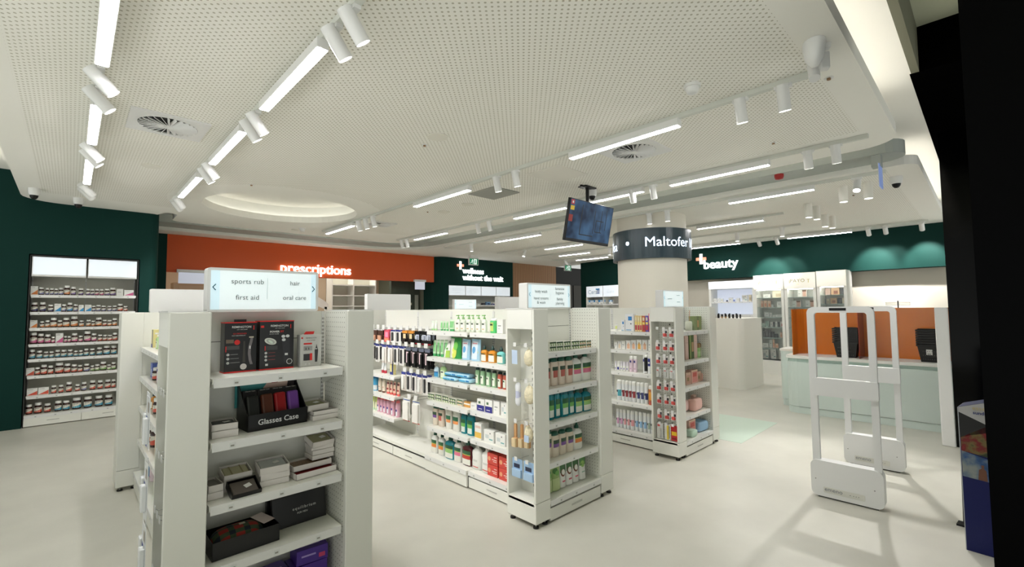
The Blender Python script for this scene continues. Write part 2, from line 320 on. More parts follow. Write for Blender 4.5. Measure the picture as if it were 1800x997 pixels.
  [('rollon', 2.996, 0.023, 0.105), ('rollonB', 2.958, 0.039, 0.108), ('rollon', 2.919, 0.031, 0.107), ('rollon', 2.881, 0.036, 0.107), ('rollon', 2.841, 0.035, 0.109), ('aeroPink', 2.793, 0.046, 0.175),
   ('aeroPink', 2.743, 0.045, 0.176), ('aeroBlack', 2.62, 0.051, 0.214), ('aeroNavy', 2.569, 0.041, 0.214), ('aeroNavy', 2.526, 0.039, 0.213)]),
 ('deodorant gondola side', 'fourth', 'W', 4.5, 0.455,
  [('deoTeal', 2.958, 0.065, 0.226), ('deoRed', 2.903, 0.038, 0.227), ('deoRed', 2.859, 0.042, 0.227), ('deoRed', 2.814, 0.04, 0.227), ('deoRed', 2.767, 0.048, 0.227), ('deoNavy', 2.713, 0.042, 0.224),
   ('deoNavy', 2.666, 0.045, 0.225), ('deoNavy', 2.615, 0.046, 0.225), ('aeroOrange', 2.557, 0.061, 0.205)]),
 ('deodorant gondola side', 'bottom', 'W', 4.5, 0.1475,
  [('deoPink', 2.982, 0.041, 0.205), ('deoPink', 2.937, 0.04, 0.206), ('deoRose', 2.891, 0.042, 0.209), ('deoRose', 2.845, 0.04, 0.21), ('deoRose', 2.794, 0.054, 0.212), ('deoSky', 2.741, 0.043, 0.213),
   ('deoSky', 2.691, 0.047, 0.213), ('deoSky', 2.641, 0.046, 0.216), ('deoSage', 2.595, 0.039, 0.215), ('deoSage', 2.551, 0.042, 0.215)]),
 ('first skincare cabinet', 'top', 'W', 11.45, 1.69, [('boxWhite', 3.499, 0.158, 0.083), ('boxCream', 3.27, 0.235, 0.154)]),
 ('first skincare cabinet', 'second', 'W', 11.45, 1.475,
  [('boxPeachS', 3.613, 0.057, 0.151), ('boxPeachS', 3.541, 0.073, 0.155), ('boxPeachS', 3.46, 0.07, 0.148), ('boxWhite', 3.397, 0.049, 0.061), ('boxWhite', 3.256, 0.087, 0.132), ('boxPeachS', 3.181, 0.048, 0.095)]),
 ('first skincare cabinet', 'third', 'W', 11.45, 1.255, [('boxWhite', 3.516, 0.095, 0.11), ('boxWhite', 3.438, 0.049, 0.097), ('boxWhite', 3.376, 0.055, 0.048), ('boxWhite', 3.241, 0.2, 0.054)]),
 ('first skincare cabinet', 'fourth', 'W', 11.45, 1.035,
  [('boxMint', 3.602, 0.069, 0.081), ('boxMint', 3.522, 0.07, 0.132), ('boxWhite', 3.43, 0.049, 0.109), ('boxInk', 3.382, 0.033, 0.109), ('boxWhite', 3.334, 0.049, 0.122), ('boxInk', 3.285, 0.037, 0.111),
   ('boxRedW', 3.206, 0.097, 0.124)]),
 ('first skincare cabinet', 'fifth', 'W', 11.45, 0.8,
  [('boxInk', 3.595, 0.041, 0.131), ('boxInk', 3.54, 0.059, 0.17), ('boxInk', 3.478, 0.056, 0.166), ('boxInk', 3.414, 0.06, 0.124), ('boxInk', 3.344, 0.062, 0.077), ('boxPeachS', 3.244, 0.039, 0.117),
   ('boxWhite', 3.17, 0.052, 0.083)]),
 ('first skincare cabinet', 'sixth', 'W', 11.45, 0.565, [('boxWhite', 3.568, 0.125, 0.096), ('boxWhite', 3.46, 0.063, 0.174), ('boxPeachS', 3.402, 0.044, 0.189), ('boxPeachS', 3.34, 0.068, 0.094)]),
 ('first skincare cabinet', 'bottom', 'W', 11.45, 0.315, [('boxWhiteB', 3.573, 0.125, 0.198), ('boxWhiteB', 3.41, 0.111, 0.219), ('boxWhiteB', 3.225, 0.141, 0.23)]),
 ('second skincare cabinet', 'top', 'W', 11.45, 1.7, [('boxFace', 2.797, 0.189, 0.151)]), ('second skincare cabinet', 'second', 'W', 11.45, 1.475, [('boxFace', 2.916, 0.192, 0.143), ('boxFace', 2.659, 0.175, 0.145)]),
 ('third skincare cabinet', 'top', 'W', 11.45, 1.725, [('boxTan', 2.441, 0.084, 0.143), ('boxPink', 2.328, 0.096, 0.139), ('boxTan', 2.195, 0.15, 0.145), ('boxInk', 2.07, 0.083, 0.14), ('boxNavy', 2.003, 0.044, 0.138)]),
 ('third skincare cabinet', 'second', 'W', 11.45, 1.54,
  [('boxSlate', 2.409, 0.068, 0.105), ('boxCream', 2.334, 0.063, 0.108), ('boxTan', 2.233, 0.119, 0.121), ('boxInk', 2.131, 0.071, 0.121), ('boxCream', 2.039, 0.099, 0.119)]),
 ('makeup wall unit', 'top', 'W', 11.45, 1.62,
  [('boxWhite', 4.673, 0.075, 0.082), ('boxWhite', 4.592, 0.062, 0.092), ('boxWhite', 4.515, 0.067, 0.078), ('boxInkS', 4.395, 0.03, 0.038), ('boxWhite', 4.305, 0.095, 0.098), ('boxNavyS', 4.23, 0.024, 0.047),
   ('boxWhite', 4.135, 0.082, 0.082), ('boxWhiteB', 3.982, 0.126, 0.151), ('boxCream', 3.865, 0.073, 0.154), ('boxInk', 3.782, 0.065, 0.169)]),
 ('skincare unit beside the column', 'top', 'W', 12.05, 1.62,
  [('boxWhiteB', 8.994, 0.118, 0.142), ('boxBlueTop', 8.8, 0.268, 0.126), ('boxWhite', 8.61, 0.096, 0.127), ('boxBlueTop', 8.38, 0.274, 0.129), ('boxBlueTop', 8.023, 0.14, 0.122)]),
 ('wellness alcove', 'top', 'N', 10.85, 1.62,
  [('boxWhite', 8.642, 0.144, 0.084), ('boxWhite', 8.848, 0.221, 0.028), ('boxWhiteB', 9.034, 0.1, 0.047), ('boxInk', 9.224, 0.127, 0.067), ('boxSky', 9.417, 0.187, 0.098), ('boxNavy', 9.606, 0.148, 0.087),
   ('boxWhite', 9.774, 0.134, 0.088), ('boxSky', 9.907, 0.109, 0.1)])]
# ================================================================== SETTING
def arc(cx, cy, r, a0, a1, n=10): return [(cx+r*cos(R(a0+(a1-a0)*i/n)), cy+r*sin(R(a0+(a1-a0)*i/n))) for i in range(n+1)]
FLOORM = mat('vinyl_floor', (201, 199, 188), .38, mottle=.06, mscale=2.2)
struct('floor', MB().box(-2.2, 15, -1.2, 16, -.1, 0, FLOORM))
struct('trim_1', MB().box(5.35, 6.6, 1.95, 3.1, 0, .0015, C(196, 214, 198, .3)))       # pale green inlay in the floor

slab = arc(5.15, .79, .3, -90, 0, 6)+arc(4.85, 8.7, .6, 0, 90)+arc(1.3, 9.15, .15, 90, 180, 5)+arc(1.0, 8.7, .15, 0, -90, 5)+[(.9, 8.9), (-.1, 8.9)]+arc(-.1, 8.4, .4, 90, 180, 6)+[(-.5, .49)]
hole = circle(2.25, 7.2, 1.02, 56)
m = MB(); m.prism(slab, 3.0, 3.1, CEIL, holes=[hole], caps=False)
tr = tessellate_polygon([[Vector((p[0], p[1], 0)) for p in l] for l in (slab, hole)])
m.add([(p[0], p[1], 3.0) for p in slab+hole], [tuple(t) for t in tr], PERF); m.add([(p[0], p[1], 3.1) for p in slab+hole], [tuple(reversed(t)) for t in tr], CEIL)
struct('ceiling', m)
m = MB(); m.cyl((2.25, 7.2, 3.1), (2.25, 7.2, 3.3), 1.2, WHITE2, n=56, caps=False); m.add([(p[0], p[1], 3.3) for p in circle(2.25, 7.2, 1.2, 56)], [tuple(range(56))], CEIL)
struct('ceiling.001', m)
def ring(cx, cy, r0, r1, z0, z1, m, n=56):
    b = MB()
    for i in range(n):
        a, c = 2*pi*i/n, 2*pi*(i+1)/n
        q = lambda r, t, z: (cx+r*cos(t), cy+r*sin(t), z)
        b.add([q(r0, a, z0), q(r1, a, z0), q(r1, c, z0), q(r0, c, z0), q(r0, a, z1), q(r1, a, z1), q(r1, c, z1), q(r0, c, z1)], [(4, 5, 6, 7), (1, 2, 6, 5), (0, 4, 7, 3), (0, 3, 2, 1)], m)
    return b
tag(ring(2.25, 7.2, 1.14, 1.165, 3.102, 3.115, glow('dome_led', (255, 252, 244), 3.)).build('cove_light'), 'round light strip hidden on the lip of the ceiling dome', 'light strip')
slab2 = [(12.7, .45), (12.7, 14.5), (.9, 14.5), (.9, 10.4)]+arc(5.15, 9.2, 1.2, 90, 0)+arc(6.5, .6, .15, 180, 270, 5)
struct('ceiling.002', MB().prism(slab2, 3.0, 3.1, PERF2))
band = [(.9, 10.398), (.9, 9.85)]+arc(5.3, 9.2, .65, 90, 0)+arc(6.15, .72, .2, 180, 360, 10)+list(reversed(arc(5.15, 9.2, 1.198, 90, 0)))
struct('ceiling.003', MB().prism(band, 3.06, 3.2, GREYB))
struct('ceiling.004', MB().box(-4, 13.5, .35, 15, 3.38, 3.45, CEIL).box(-4, 4.87, .3, .35, 3.38, 3.8, C(104, 104, 86, .8)))
struct('ceiling.005', MB().box(-4, 13.5, -4, .3, 3.75, 3.85, C(190, 192, 165, .8)))
def cove(name, x0, x1, y0, y1, label, z=3.101): tag(MB().box(x0, x1, y0, y1, z, z+.012, COVE).build(name), label, 'light strip', 'cove lights on top of the ceiling panels')
cove('cove_light', 5.36, 5.38, 1.0, 8.7, 'hidden light strip along the grey bulkhead side of the ceiling')
cove('cove_light', .3, 5.0, .57, .59, 'hidden light strip along the shop entrance edge of the ceiling')
cove('cove_light', 1.5, 4.8, 9.2, 9.22, 'hidden light strip along the prescriptions side of the ceiling')
cove('cove_light', 6.8, 11, .54, .56, 'hidden light strip over the counter edge of the ceiling')
cove('cove_light', -.44, -.42, 1.0, 8.2, 'hidden light strip along the outer side of the ceiling')

# walls
m = MB(); m.box(-4, -.42, 8.8, 11, 0, 3.38, GREEN).box(-.42, .73, 8.8, 11, 2.29, 3.38, GREEN).box(-.42, .73, 9.22, 11, 0, 2.29, GREEN)
m.prism([(.73, 8.8)]+arc(.85, 8.9, .1, -90, 0, 6)+[(.95, 11), (.73, 11)], 0, 3.38, GREEN); m.box(.95, 1.3, 10.9, 11, 0, 3.0, GREEN)
struct('wall_left', m)
struct('wall_back', MB().box(1.3, 7.42, 10.9, 11.02, 2.27, 3.0, ORANGE))
m = MB(); m.prism(arc(7.75, 11.05, .35, 180, 270, 8)+[(7.79, 10.7), (7.79, 11.4), (7.4, 11.4)], 0, 3.0, GREEN, smooth=False)
m.box(7.79, 10.35, 10.7, 11.4, 2.2, 3.0, GREEN).box(10.24, 10.35, 10.7, 11.4, 0, 2.2, GREEN).box(7.79, 10.24, 11.3, 11.4, 0, 2.2, striped('alcove_panels', (200, 198, 188), (150, 150, 142), .5, .012))
struct('wall_back.001', m)
struct('wall_back.002', MB().box(10.35, 12.55, 10.74, 11.2, 0, 3.0, striped('timber_battens', (176, 134, 98), (108, 76, 52), .075, .3)))
struct('wall_back.003', MB().box(12.55, 15, 10.8, 11.2, 0, 3.0, C(12, 12, 10, .6)).box(13.0, 13.5, 10.78, 10.8, 0, 2.35, C(60, 55, 44, .5)).box(13.6, 14.1, 10.78, 10.8, 0, 2.35, C(52, 48, 40, .5)))
pathb = [(11.33, .1), (11.62, 5.4), (12.25, 9.4)]
def off(d): return [(x+d, y) for x, y in pathb]
struct('wall_right', MB().prism(pathb+list(reversed(off(.35))), 2.2, 3.0, GREEN).prism([(12.17, 9.0), (12.25, 9.4), (12.7, 9.4), (12.7, 9.0)], 0, 2.2, GREEN).prism(off(.3)[:2]+off(.3)[2:]+list(reversed(off(.5))), 0, 2.2, C(206, 201, 188, .7)))
m = MB(); m.box(1.2, 8, 14.3, 14.4, 0, 3, C(206, 184, 160, .7)).box(1.1, 1.2, 11, 14.4, 0, 3, C(206, 190, 168, .7)).box(7.5, 7.6, 11.4, 14.4, 0, 3, C(120, 126, 112, .7))
struct('wall_back.004', m)
struct('wall_back.005', MB().box(6.55, 7.48, 11.75, 11.85, 0, 3, C(74, 84, 72, .6)))
d = tag(MB().box(6.98, 7.46, 11.72, 11.75, 0, 1.93, C(62, 72, 62, .6)).build('door_1'), kind='structure')
MB().box(7.06, 7.2, 11.712, 11.72, 1.63, 1.7, C(196, 190, 166, .5)).build('door_plate', d)
MB().box(7.3, 7.42, 11.712, 11.72, 1.5, 1.93, C(176, 182, 170, .6)).build('door_notice', d)
BL = mat('black_glass', (4, 4, 4), .1, spec=.12)
struct('wall_front', MB().box(4.87, 13, -1.5, .36, 3.379, 3.749, C(4, 4, 4, .9, spec=0.)).box(6.78, 7.0, -1.5, .30, 0, 3.379, BL))
DGL = mat('dark_shopfront', (3, 3, 4), .35, mottle=.1, spec=.04)
struct('wall_front.001', MB().box(2.4, 3.4, -3, .0276, 0, 3.749, DGL))
t = tag(MB().box(6.74, 6.775, .302, .41, 0, 1.47, PLAST, .008).build('door_post'), 'slim white upright post beside the black shopfront glass', 'post')

# column with its text ring
CX, CY = 7.01, 3.89
struct('column', MB().cyl((CX, CY, 0), (CX, CY, 3.0), .556, C(222, 217, 204, .6), n=64))
LR = mat('led_ring_face', (30, 50, 58), .3, emit=.12)
m = MB(); n = 72
def arcq(r, i, z): a = 2*pi*i/n; return (r*cos(a), r*sin(a), z)
for i in range(n):
    m.add([arcq(.575, i, 0), arcq(.63, i, 0), arcq(.63, i+1, 0), arcq(.575, i+1, 0), arcq(.575, i, .47), arcq(.63, i, .47), arcq(.63, i+1, .47), arcq(.575, i+1, .47)], [(0, 3, 2, 1), (4, 5, 6, 7)], C(40, 48, 50, .5))
    m.add([arcq(.63, i, 0), arcq(.63, i+1, 0), arcq(.63, i+1, .47), arcq(.63, i, .47)], [(0, 1, 2, 3)], LR, True)
    m.add([arcq(.575, i, 0), arcq(.575, i+1, 0), arcq(.575, i+1, .47), arcq(.575, i, .47)], [(3, 2, 1, 0)], C(40, 48, 50, .5), True)
lr = tag(m.build('led_ring_display', loc=(CX, CY, 2.27)), 'dark curved LED text display wrapped around the white column', 'display')
LT = glow('led_text', (225, 238, 255), 1.5)
base = math.atan2(-CX, CY)     # direction of the viewer side, measured for rz
fz = math.atan2(-CY, -CX)+pi/2   # rotation so that local -y points back towards the entrance
text('Maltofer', .215, LT, lr, loc=(0, 0, .245), rz=fz+R(26), bend=.632, squeeze=1.06)
text('100', .215, LT, lr, loc=(0, 0, .245), rz=fz+R(79), bend=.632)
text('Tea', .215, LT, lr, loc=(0, 0, .225), rz=fz-R(72), bend=.632)
MB().cyl((0, 0, 0), (0, -.004, 0), .032, LT, n=20).build('dot', lr, loc=(.631*sin(fz-R(35)), -.631*cos(fz-R(35)), .25), rz=fz-R(35))

# ------------------------------------------------------------------ wall signs
def sign(name, parts, loc, rz, label, cat='sign'):
    e = empty(name, loc, rz, label, cat)
    for s, size, dx, dz, bold in parts: text(s, size, NEON, e, loc=(dx, 0, dz), ext=.015, bold=bold, align='LEFT')
    return e
sign('illuminated_sign', [('prescriptions', .31, 0, 0, .003)], (3.32, 10.87, 2.46), 0, 'glowing white prescriptions lettering on the orange fascia')
def plus(e, x, z, s):
    m = MB(); a = glow('plus_white', (255, 250, 246), 1.6); b = glow('plus_coral', (255, 150, 120), 1.3)
    m.box(x-s, x, -.02, 0, z-s*.28, z+s*.28, b).box(x, x+s, -.02, 0, z-s*.28, z+s*.28, b).box(x-s*.28, x+s*.28, -.022, 0, z, z+s, a).box(x-s*.28, x+s*.28, -.022, 0, z-s, z, a)
    m.build('plus_symbol', e)
e = sign('illuminated_sign', [('wellness', .24, 0, .1, .0015), ('without the wait', .24, 0, -.1, .0015)], (8.27, 10.67, 2.53), 0, 'glowing wellness without the wait lettering with a plus symbol on green wall')
plus(e, -.09, .25, .12)
e = sign('illuminated_sign', [('beauty', .32, 0, 0, .004)], (11.56, 4.98, 2.56), W90-R(3.1), 'glowing white beauty lettering with a plus symbol on green wall')
plus(e, -.05, .16, .13)
for lx, rx, k in ((1.48, 1.95, 'hanging below the near end of the orange fascia'), (6.75, 7.05, 'hanging below the green end of the orange fascia')):
    tag(MB().box(lx, rx, 10.8, 10.83, 2.05, 2.26, glow('blank_sign', (205, 210, 226), .45)).box(lx-.03, rx+.03, 10.78, 10.85, 2.26, 2.32, PLAST).build('counter_sign'), 'small blank pale sign '+k, 'sign')
EX = glow('exit_green', (20, 120, 80), .7); EXW = glow('exit_white', (235, 245, 240), .9)
def exitsign(x, y, z, rz, label):
    e = empty('exit_sign', (x, y, z), rz, label, 'sign')
    MB().box(-.17, .17, -.02, .02, -.2, 0, PLAST, .005).box(-.12, .12, -.05, .05, 0, .08, PLAST).build('housing', e)
    MB().rect(-.15, .15, -.18, -.02, -.0215, EX).build('face', e)
    m = MB(); m.rect(.0, .1, -.17, -.03, -.0225, EXW).rect(.03, .07, -.15, -.05, -.0232, EX)          # the doorway
    m.cyl((-.05, -.0225, -.05), (-.05, -.0235, -.05), .013, EXW, n=12)                                  # the running figure
    for a in (((-.05, -.065), (-.06, -.11)), ((-.06, -.11), (-.03, -.14)), ((-.06, -.11), (-.1, -.13)), ((-.1, -.13), (-.12, -.16)), ((-.03, -.14), (-.04, -.17)), ((-.05, -.075), (-.015, -.09)), ((-.052, -.075), (-.09, -.085))):
        (xa, za), (xb, zb) = a; d = Vector((xb-xa, zb-za)).normalized().orthogonal()*.006
        m.add([(xa-d.x, -.0225, za-d.y), (xb-d.x, -.0225, zb-d.y), (xb+d.x, -.0225, zb+d.y), (xa+d.x, -.0225, za+d.y)], [(0, 1, 2, 3)], EXW)
    m.build('pictogram', e)
exitsign(8.05, 9.9, 2.92, 0, 'green running figure exit sign above the wellness lettering')
exitsign(11.75, 9.55, 2.92, 0, 'green running figure exit sign near the dark doorway')

LED2 = glow('led_diffuser_bright', (255, 254, 254), STRIP_E*1.3)
# ------------------------------------------------------------------ tracks, linear lights, spotlights
def rail(x, y0, y1, k): tag(MB().box(x-.02, x+.02, y0, y1, 2.965, 2.999, C(214, 216, 208, .45)).build('lighting_track'), 'white ceiling lighting track '+k, 'track')
def linear(x, y0, y1, k, z=2.905):
    e = empty('linear_light', (x, y0, z), 0, 'white linear light with glowing underside, '+k, 'light')
    MB().box(-.032, .032, 0, y1-y0, .004, .0595, PLAST).build('housing', e); MB().box(-.026, .026, .008, y1-y0-.008, 0, .005, LED if x < 6 else LED2).build('diffuser', e)
def spot(x, y, tx, ty, k, lit=True, watt=1., ln=.17):
    """tx, ty: tilt in degrees of the beam towards +x and +y"""
    e = empty('track_spotlight', (x, y, 2.965), 0, k, 'spotlight')
    d = Vector((sin(R(tx)), sin(R(ty)), -cos(R(tx))*cos(R(ty)))).normalized(); c = Vector((0, 0, -.075))
    MB().box(-.018, .018, -.05, .05, -.02, 0, PLAST).cyl((0, 0, -.02), (0, 0, -.07), .009, PLAST, n=8).build('adapter', e)
    a = c-d*ln*.45; b = c+d*ln*.55
    MB().cyl(a, b, .038, PLAST, n=20).build('head', e)
    MB().cyl(b-d*.002, b+d*.0012, .0345, LENS if lit else C(200, 200, 196, .4), n=20).build('lens', e)
    if watt:
        l = bpy.data.lights.new('beam', 'SPOT'); l.energy = SPOT_W*watt; l.spot_size = R(62); l.spot_blend = .7; l.shadow_soft_size = .03; l.color = (1, .975, .94)
        o = bpy.data.objects.new('beam', l); COL.objects.link(o); o.parent = e; o.location = b+d*.02; o.rotation_euler = d.to_track_quat('-Z', 'Y').to_euler()
ORD = 'first second third fourth fifth sixth seventh eighth ninth tenth eleventh twelfth thirteenth fourteenth fifteenth sixteenth seventeenth eighteenth nineteenth twentieth'.split()
TR = {'A': (.065, 'on the track nearest the green wall'), 'B': (.945, 'on the track over the front shelf unit'), 'C': (3.4, 'on the track beside the square vents'), 'D': (5.0, 'on the track beside the grey bulkhead')}
TR['A'] = (.085, 'on the track nearest the green wall')
rail(.085, .75, 7.4, 'nearest the green wall'); rail(.945, .75, 7.5, 'over the front shelf unit'); rail(3.365, .68, 8.6, 'beside the square vents'); rail(4.98, .66, 8.7, 'beside the grey bulkhead')
for key, x, segs in (('A', .085, ((1.2, 3.45), (4.15, 5.15), (5.7, 6.8))), ('B', .935, ((2.42, 3.47), (4.0, 5.1), (5.7, 6.85))), ('C', 3.365, ((1.6, 2.68), (4.2, 5.4), (7.3, 8.4))), ('D', 4.98, ((1.45, 2.5), (2.85, 3.95), (4.05, 5.1), (6.9, 8.0)))):
    for i, (a, b) in enumerate(segs): linear(x, a, b, ORD[i]+' one '+TR[key][1])
for key, x, ys, tx in (('A', .085, (3.62, 3.95, 5.3, 5.5, 7.0, 7.2), 42), ('B', .945, (2.08, 2.28, 3.68, 3.86, 5.25, 5.45, 7.05, 7.25), 36), ('C', 3.365, (.88, 1.15, 3.42, 3.72, 6.6, 6.85, 7.1), 16), ('D', 4.98, (.9, 1.12, 2.72, 3.0, 5.7, 6.0, 8.3, 8.5), 16)):
    for i, y in enumerate(ys): spot(x, y, tx, (38 if key in 'AB' and i >= len(ys)-2 else 0), 'white cylinder spotlight, %s one %s' % (ORD[i], TR[key][1]), watt=(2.6 if key == 'A' and i == 5 else 1.8 if key == 'D' and i == 0 else (1.6 if tx > 30 else 1.) if i % 2 == 0 else 0))
# second ceiling
rail(6.45, .72, 9.0, 'over the aisle past the column'); rail(8.15, 2.2, 9, 'above the beauty aisle'); rail(9.5, 2.3, 9, 'above the beauty testers'); rail(10.75, .66, 9.4, 'along the green beauty wall')
for x, segs, k in ((6.45, ((1.4, 2.4), (5.9, 7.2)), 'over the aisle past the column'), (8.15, ((2.5, 3.6), (6.2, 7.3)), 'above the beauty aisle'), (9.5, ((4.8, 5.9), (7, 8.0)), 'above the beauty testers'), (10.75, ((1.75, 2.85), (3.8, 4.95), (7.3, 8.4)), 'along the green beauty wall')):
    for i, (a, b) in enumerate(segs): linear(x, a, b, ORD[i]+' one '+k)
for x, ys, tx, k in ((6.45, (.98, 3.3, 3.6, 4.9, 5.3, 8.0), 5, 'over the aisle past the column'), (8.15, (4.3, 4.7, 8.0), -20, 'above the beauty aisle'), (9.5, (2.6, 3.4, 4.4, 6.4), 0, 'above the beauty testers'), (10.75, (.75, 1.25, 1.5, 3.05, 3.4, 5.2, 6.6, 8.8), 46, 'along the green beauty wall')):
    for i, y in enumerate(ys): spot(x, y, (-28 if x < 7 and i == 0 else tx), 0, 'white cylinder spotlight, %s one %s' % (ORD[i], k), watt=(3.6 if x > 10 and i % 2 == 0 else 4.2 if x < 7 and i == 0 else (1.3 if i in (1, 3) and x > 7 else 0)))
for i, (x, y, k) in enumerate(((6.95, 1.2, 'nearer the aisle'), (6.95, .95, 'nearer the entrance'), (7.78, 1.77, 'first of the pair before the smoke detector'), (8.05, 1.73, 'second of the pair before the smoke detector'), (8.9, 1.8, 'first of the pair past the smoke detector'), (9.15, 1.75, 'second of the pair past the smoke detector'))):
    e = empty('ceiling_downlight', (x, y, 2.999), 0, 'white surface cylinder downlight over the counter, '+k, 'downlight')
    MB().cyl((0, 0, 0), (0, 0, -.2), .048, C(234, 232, 224, .5), n=24).build('body', e); MB().cyl((0, 0, -.2), (0, 0, -.201), .04, LENS, n=24).build('lens', e)

# ------------------------------------------------------------------ ceiling fittings
def diffuser(x, y, w, label):
    e = empty('air_diffuser', (x, y, 2.999), 0, label, 'air vent'); h = w/2
    MB().prism([(-h, -h), (h, -h), (h, h), (-h, h)], -.012, 0, PLAST, holes=[list(reversed(circle(0, 0, h*.78, 40)))]).build('plate', e)
    MB().prism(circle(0, 0, h*.78, 40), -.002, -.001, BLACK).build('throat', e)
    for i in range(26):
        a = 2*pi*i/26; b = MB(); b.T = Matrix.Rotation(a, 4, 'Z') @ Matrix.Rotation(R(38), 4, 'X')
        b.box(h*.12, h*.77, -.002, .002, -.012, .010, PLAST); b.T = Matrix.Identity(4)
        o = b.build('blade', e, loc=(0, 0, -.012))
    MB().cyl((0, 0, -.022), (0, 0, -.008), h*.14, PLAST, n=20).build('hub', e)
diffuser(.52, 4.5, .5, 'square white swirl air vent between the tracks near the green wall')
diffuser(3.83, 2.28, .52, 'square white swirl air vent beside the long linear light')
diffuser(3.85, 7.3, .42, 'small swirl air vent far down near the wellness wall')
diffuser(8.6, 2.9, .45, 'swirl air vent above the beauty aisle')
tag(MB().box(3.68, 4.12, 4.12, 4.62, 2.988, 2.999, C(150, 150, 142, .7)).build('return_air_grille'), 'grey square return air grille in the ceiling', 'grille')
tag(MB().prism(rrect(3.62, 4.12, 3.04, 3.52, .01), 2.994, 2.9995, C(234, 231, 222, .8)).build('access_hatch'), 'flush square access hatch in the perforated ceiling', 'hatch')
for x, y, r, k in ((4.05, 5.1, .09, 'nearest the grey grille'), (4.1, 5.75, .09, 'beyond the grey grille'), (2.25, 3.25, .09, 'in the middle of the perforated ceiling'), (.55, 5.9, .08, 'between the two near tracks'), (2.95, 8.85, .06, 'beyond the ceiling dome')):
    tag(MB().cyl((x, y, 2.999), (x, y, 2.992), r, C(230, 227, 216, .7), n=28).build('ceiling_speaker'), 'flush round ceiling speaker '+k, 'speaker')
for x, y, k in ((3.55, .66, 'on the plain border near the entrance'), (1.5, 6.0, 'before the ceiling dome'), (1.0, 4.85, 'beside the square swirl vent'), (4.6, 1.3, 'near the bulkhead'), (2.28, 3.5, 'beside the flush speaker'), (3.9, 5.9, 'beyond the grey grille'), (7.6, 1.2, 'above the counter')):
    tag(MB().cyl((x, y, 2.999), (x, y, 2.985), .012, C(150, 120, 90, .4), n=10).cyl((x, y, 2.999), (x, y, 2.996), .028, PLAST, n=16).build('sprinkler_head'), 'small sprinkler head '+k, 'sprinkler')
def smoke(x, y, label):
    e = empty('smoke_detector', (x, y, 2.999), 0, label, 'smoke detector')
    MB().cyl((0, 0, 0), (0, 0, -.02), .055, PLAST, n=28).build('base', e)
    MB().lathe([(1, -.02), (1, -.035), (.8, -.055), (.5, -.06), (0, -.061)], PLAST, .085, .085).build('sensor', e)
smoke(2.98, 1.32, 'round white smoke detector near the entrance'); smoke(8.4, 1.85, 'round smoke detector between the downlight pairs')
smoke(3.0, 8.6, 'small detector beyond the ceiling dome')
def domecam(x, y, label, rz=0, r=.055):
    e = empty('security_camera', (x, y, 2.999), rz, label, 'camera')
    MB().lathe([(1, 0), (1.0, -.04), (.9, -.075), (.75, -.085)], PLAST, 2*r, 2*r).build('housing', e)
    MB().lathe([(.74, -.08), (.62, -.11), (.35, -.13), (0, -.135)], BLACK, 2*r, 2*r).build('lens_dome', e)
domecam(4.72, 3.42, 'white dome camera with black lens beside the ceiling monitor', r=.06)
domecam(-.36, 7.9, 'white dome camera at the ceiling corner of the green wall'); domecam(.03, 8.2, 'white dome camera between the spotlights and the green wall')
domecam(6.9, .68, 'white dome camera near the grey bulkhead nose', r=.06)
e = empty('motion_sensor', (3.0, .62, 2.999), R(30), 'white wedge motion detector at the perforated ceiling corner', 'sensor')
MB().lathe([(1, 0), (1, -.04), (.8, -.1), (.35, -.14), (0, -.145)], PLAST, .14, .11).build('housing', e)
MB().box(.06, .11, -.1, -.05, -.13, -.03, PLAST, .008).box(.02, .06, -.09, -.05, -.03, 0, PLAST).build('bracket', e)
e2 = empty('loudspeaker', (3.14, .66, 2.93), R(20), 'small white projector speaker beside the motion detector', 'speaker')
MB().box(-.025, .025, -.06, -.01, .02, .07, PLAST, .006).build('base', e2)
b = MB(); b.T = Matrix.Rotation(R(25), 4, 'Y'); b.cyl((0, 0, 0), (0, 0, -.11), .03, PLAST, n=16); b.T = Matrix.Identity(4); b.build('body', e2)
tag(MB().lathe([(1, 0), (1, -.03), (.8, -.055), (0, -.06)], C(150, 24, 20, .4), .1, .1).build('fire_beacon', loc=(6.0, 1.65, 3.059)), 'red fire alarm beacon under the grey bulkhead', 'alarm')
e = empty('hanging_sign', (6.02, .72, 3.059), 0, 'small blue edged hanging sign under the grey bulkhead nose', 'sign')
MB().box(-.06, .06, -.02, .06, -.12, 0, C(170, 176, 170, .5)).build('bracket', e)
MB().box(-.09, .09, -.012, -.004, -.34, -.1, glow('sign_glass', (120, 140, 190), .5)).build('panel', e)
MB().box(-.094, .094, -.003, .001, -.345, -.095, C(226, 232, 246, .3)).build('frame', e)

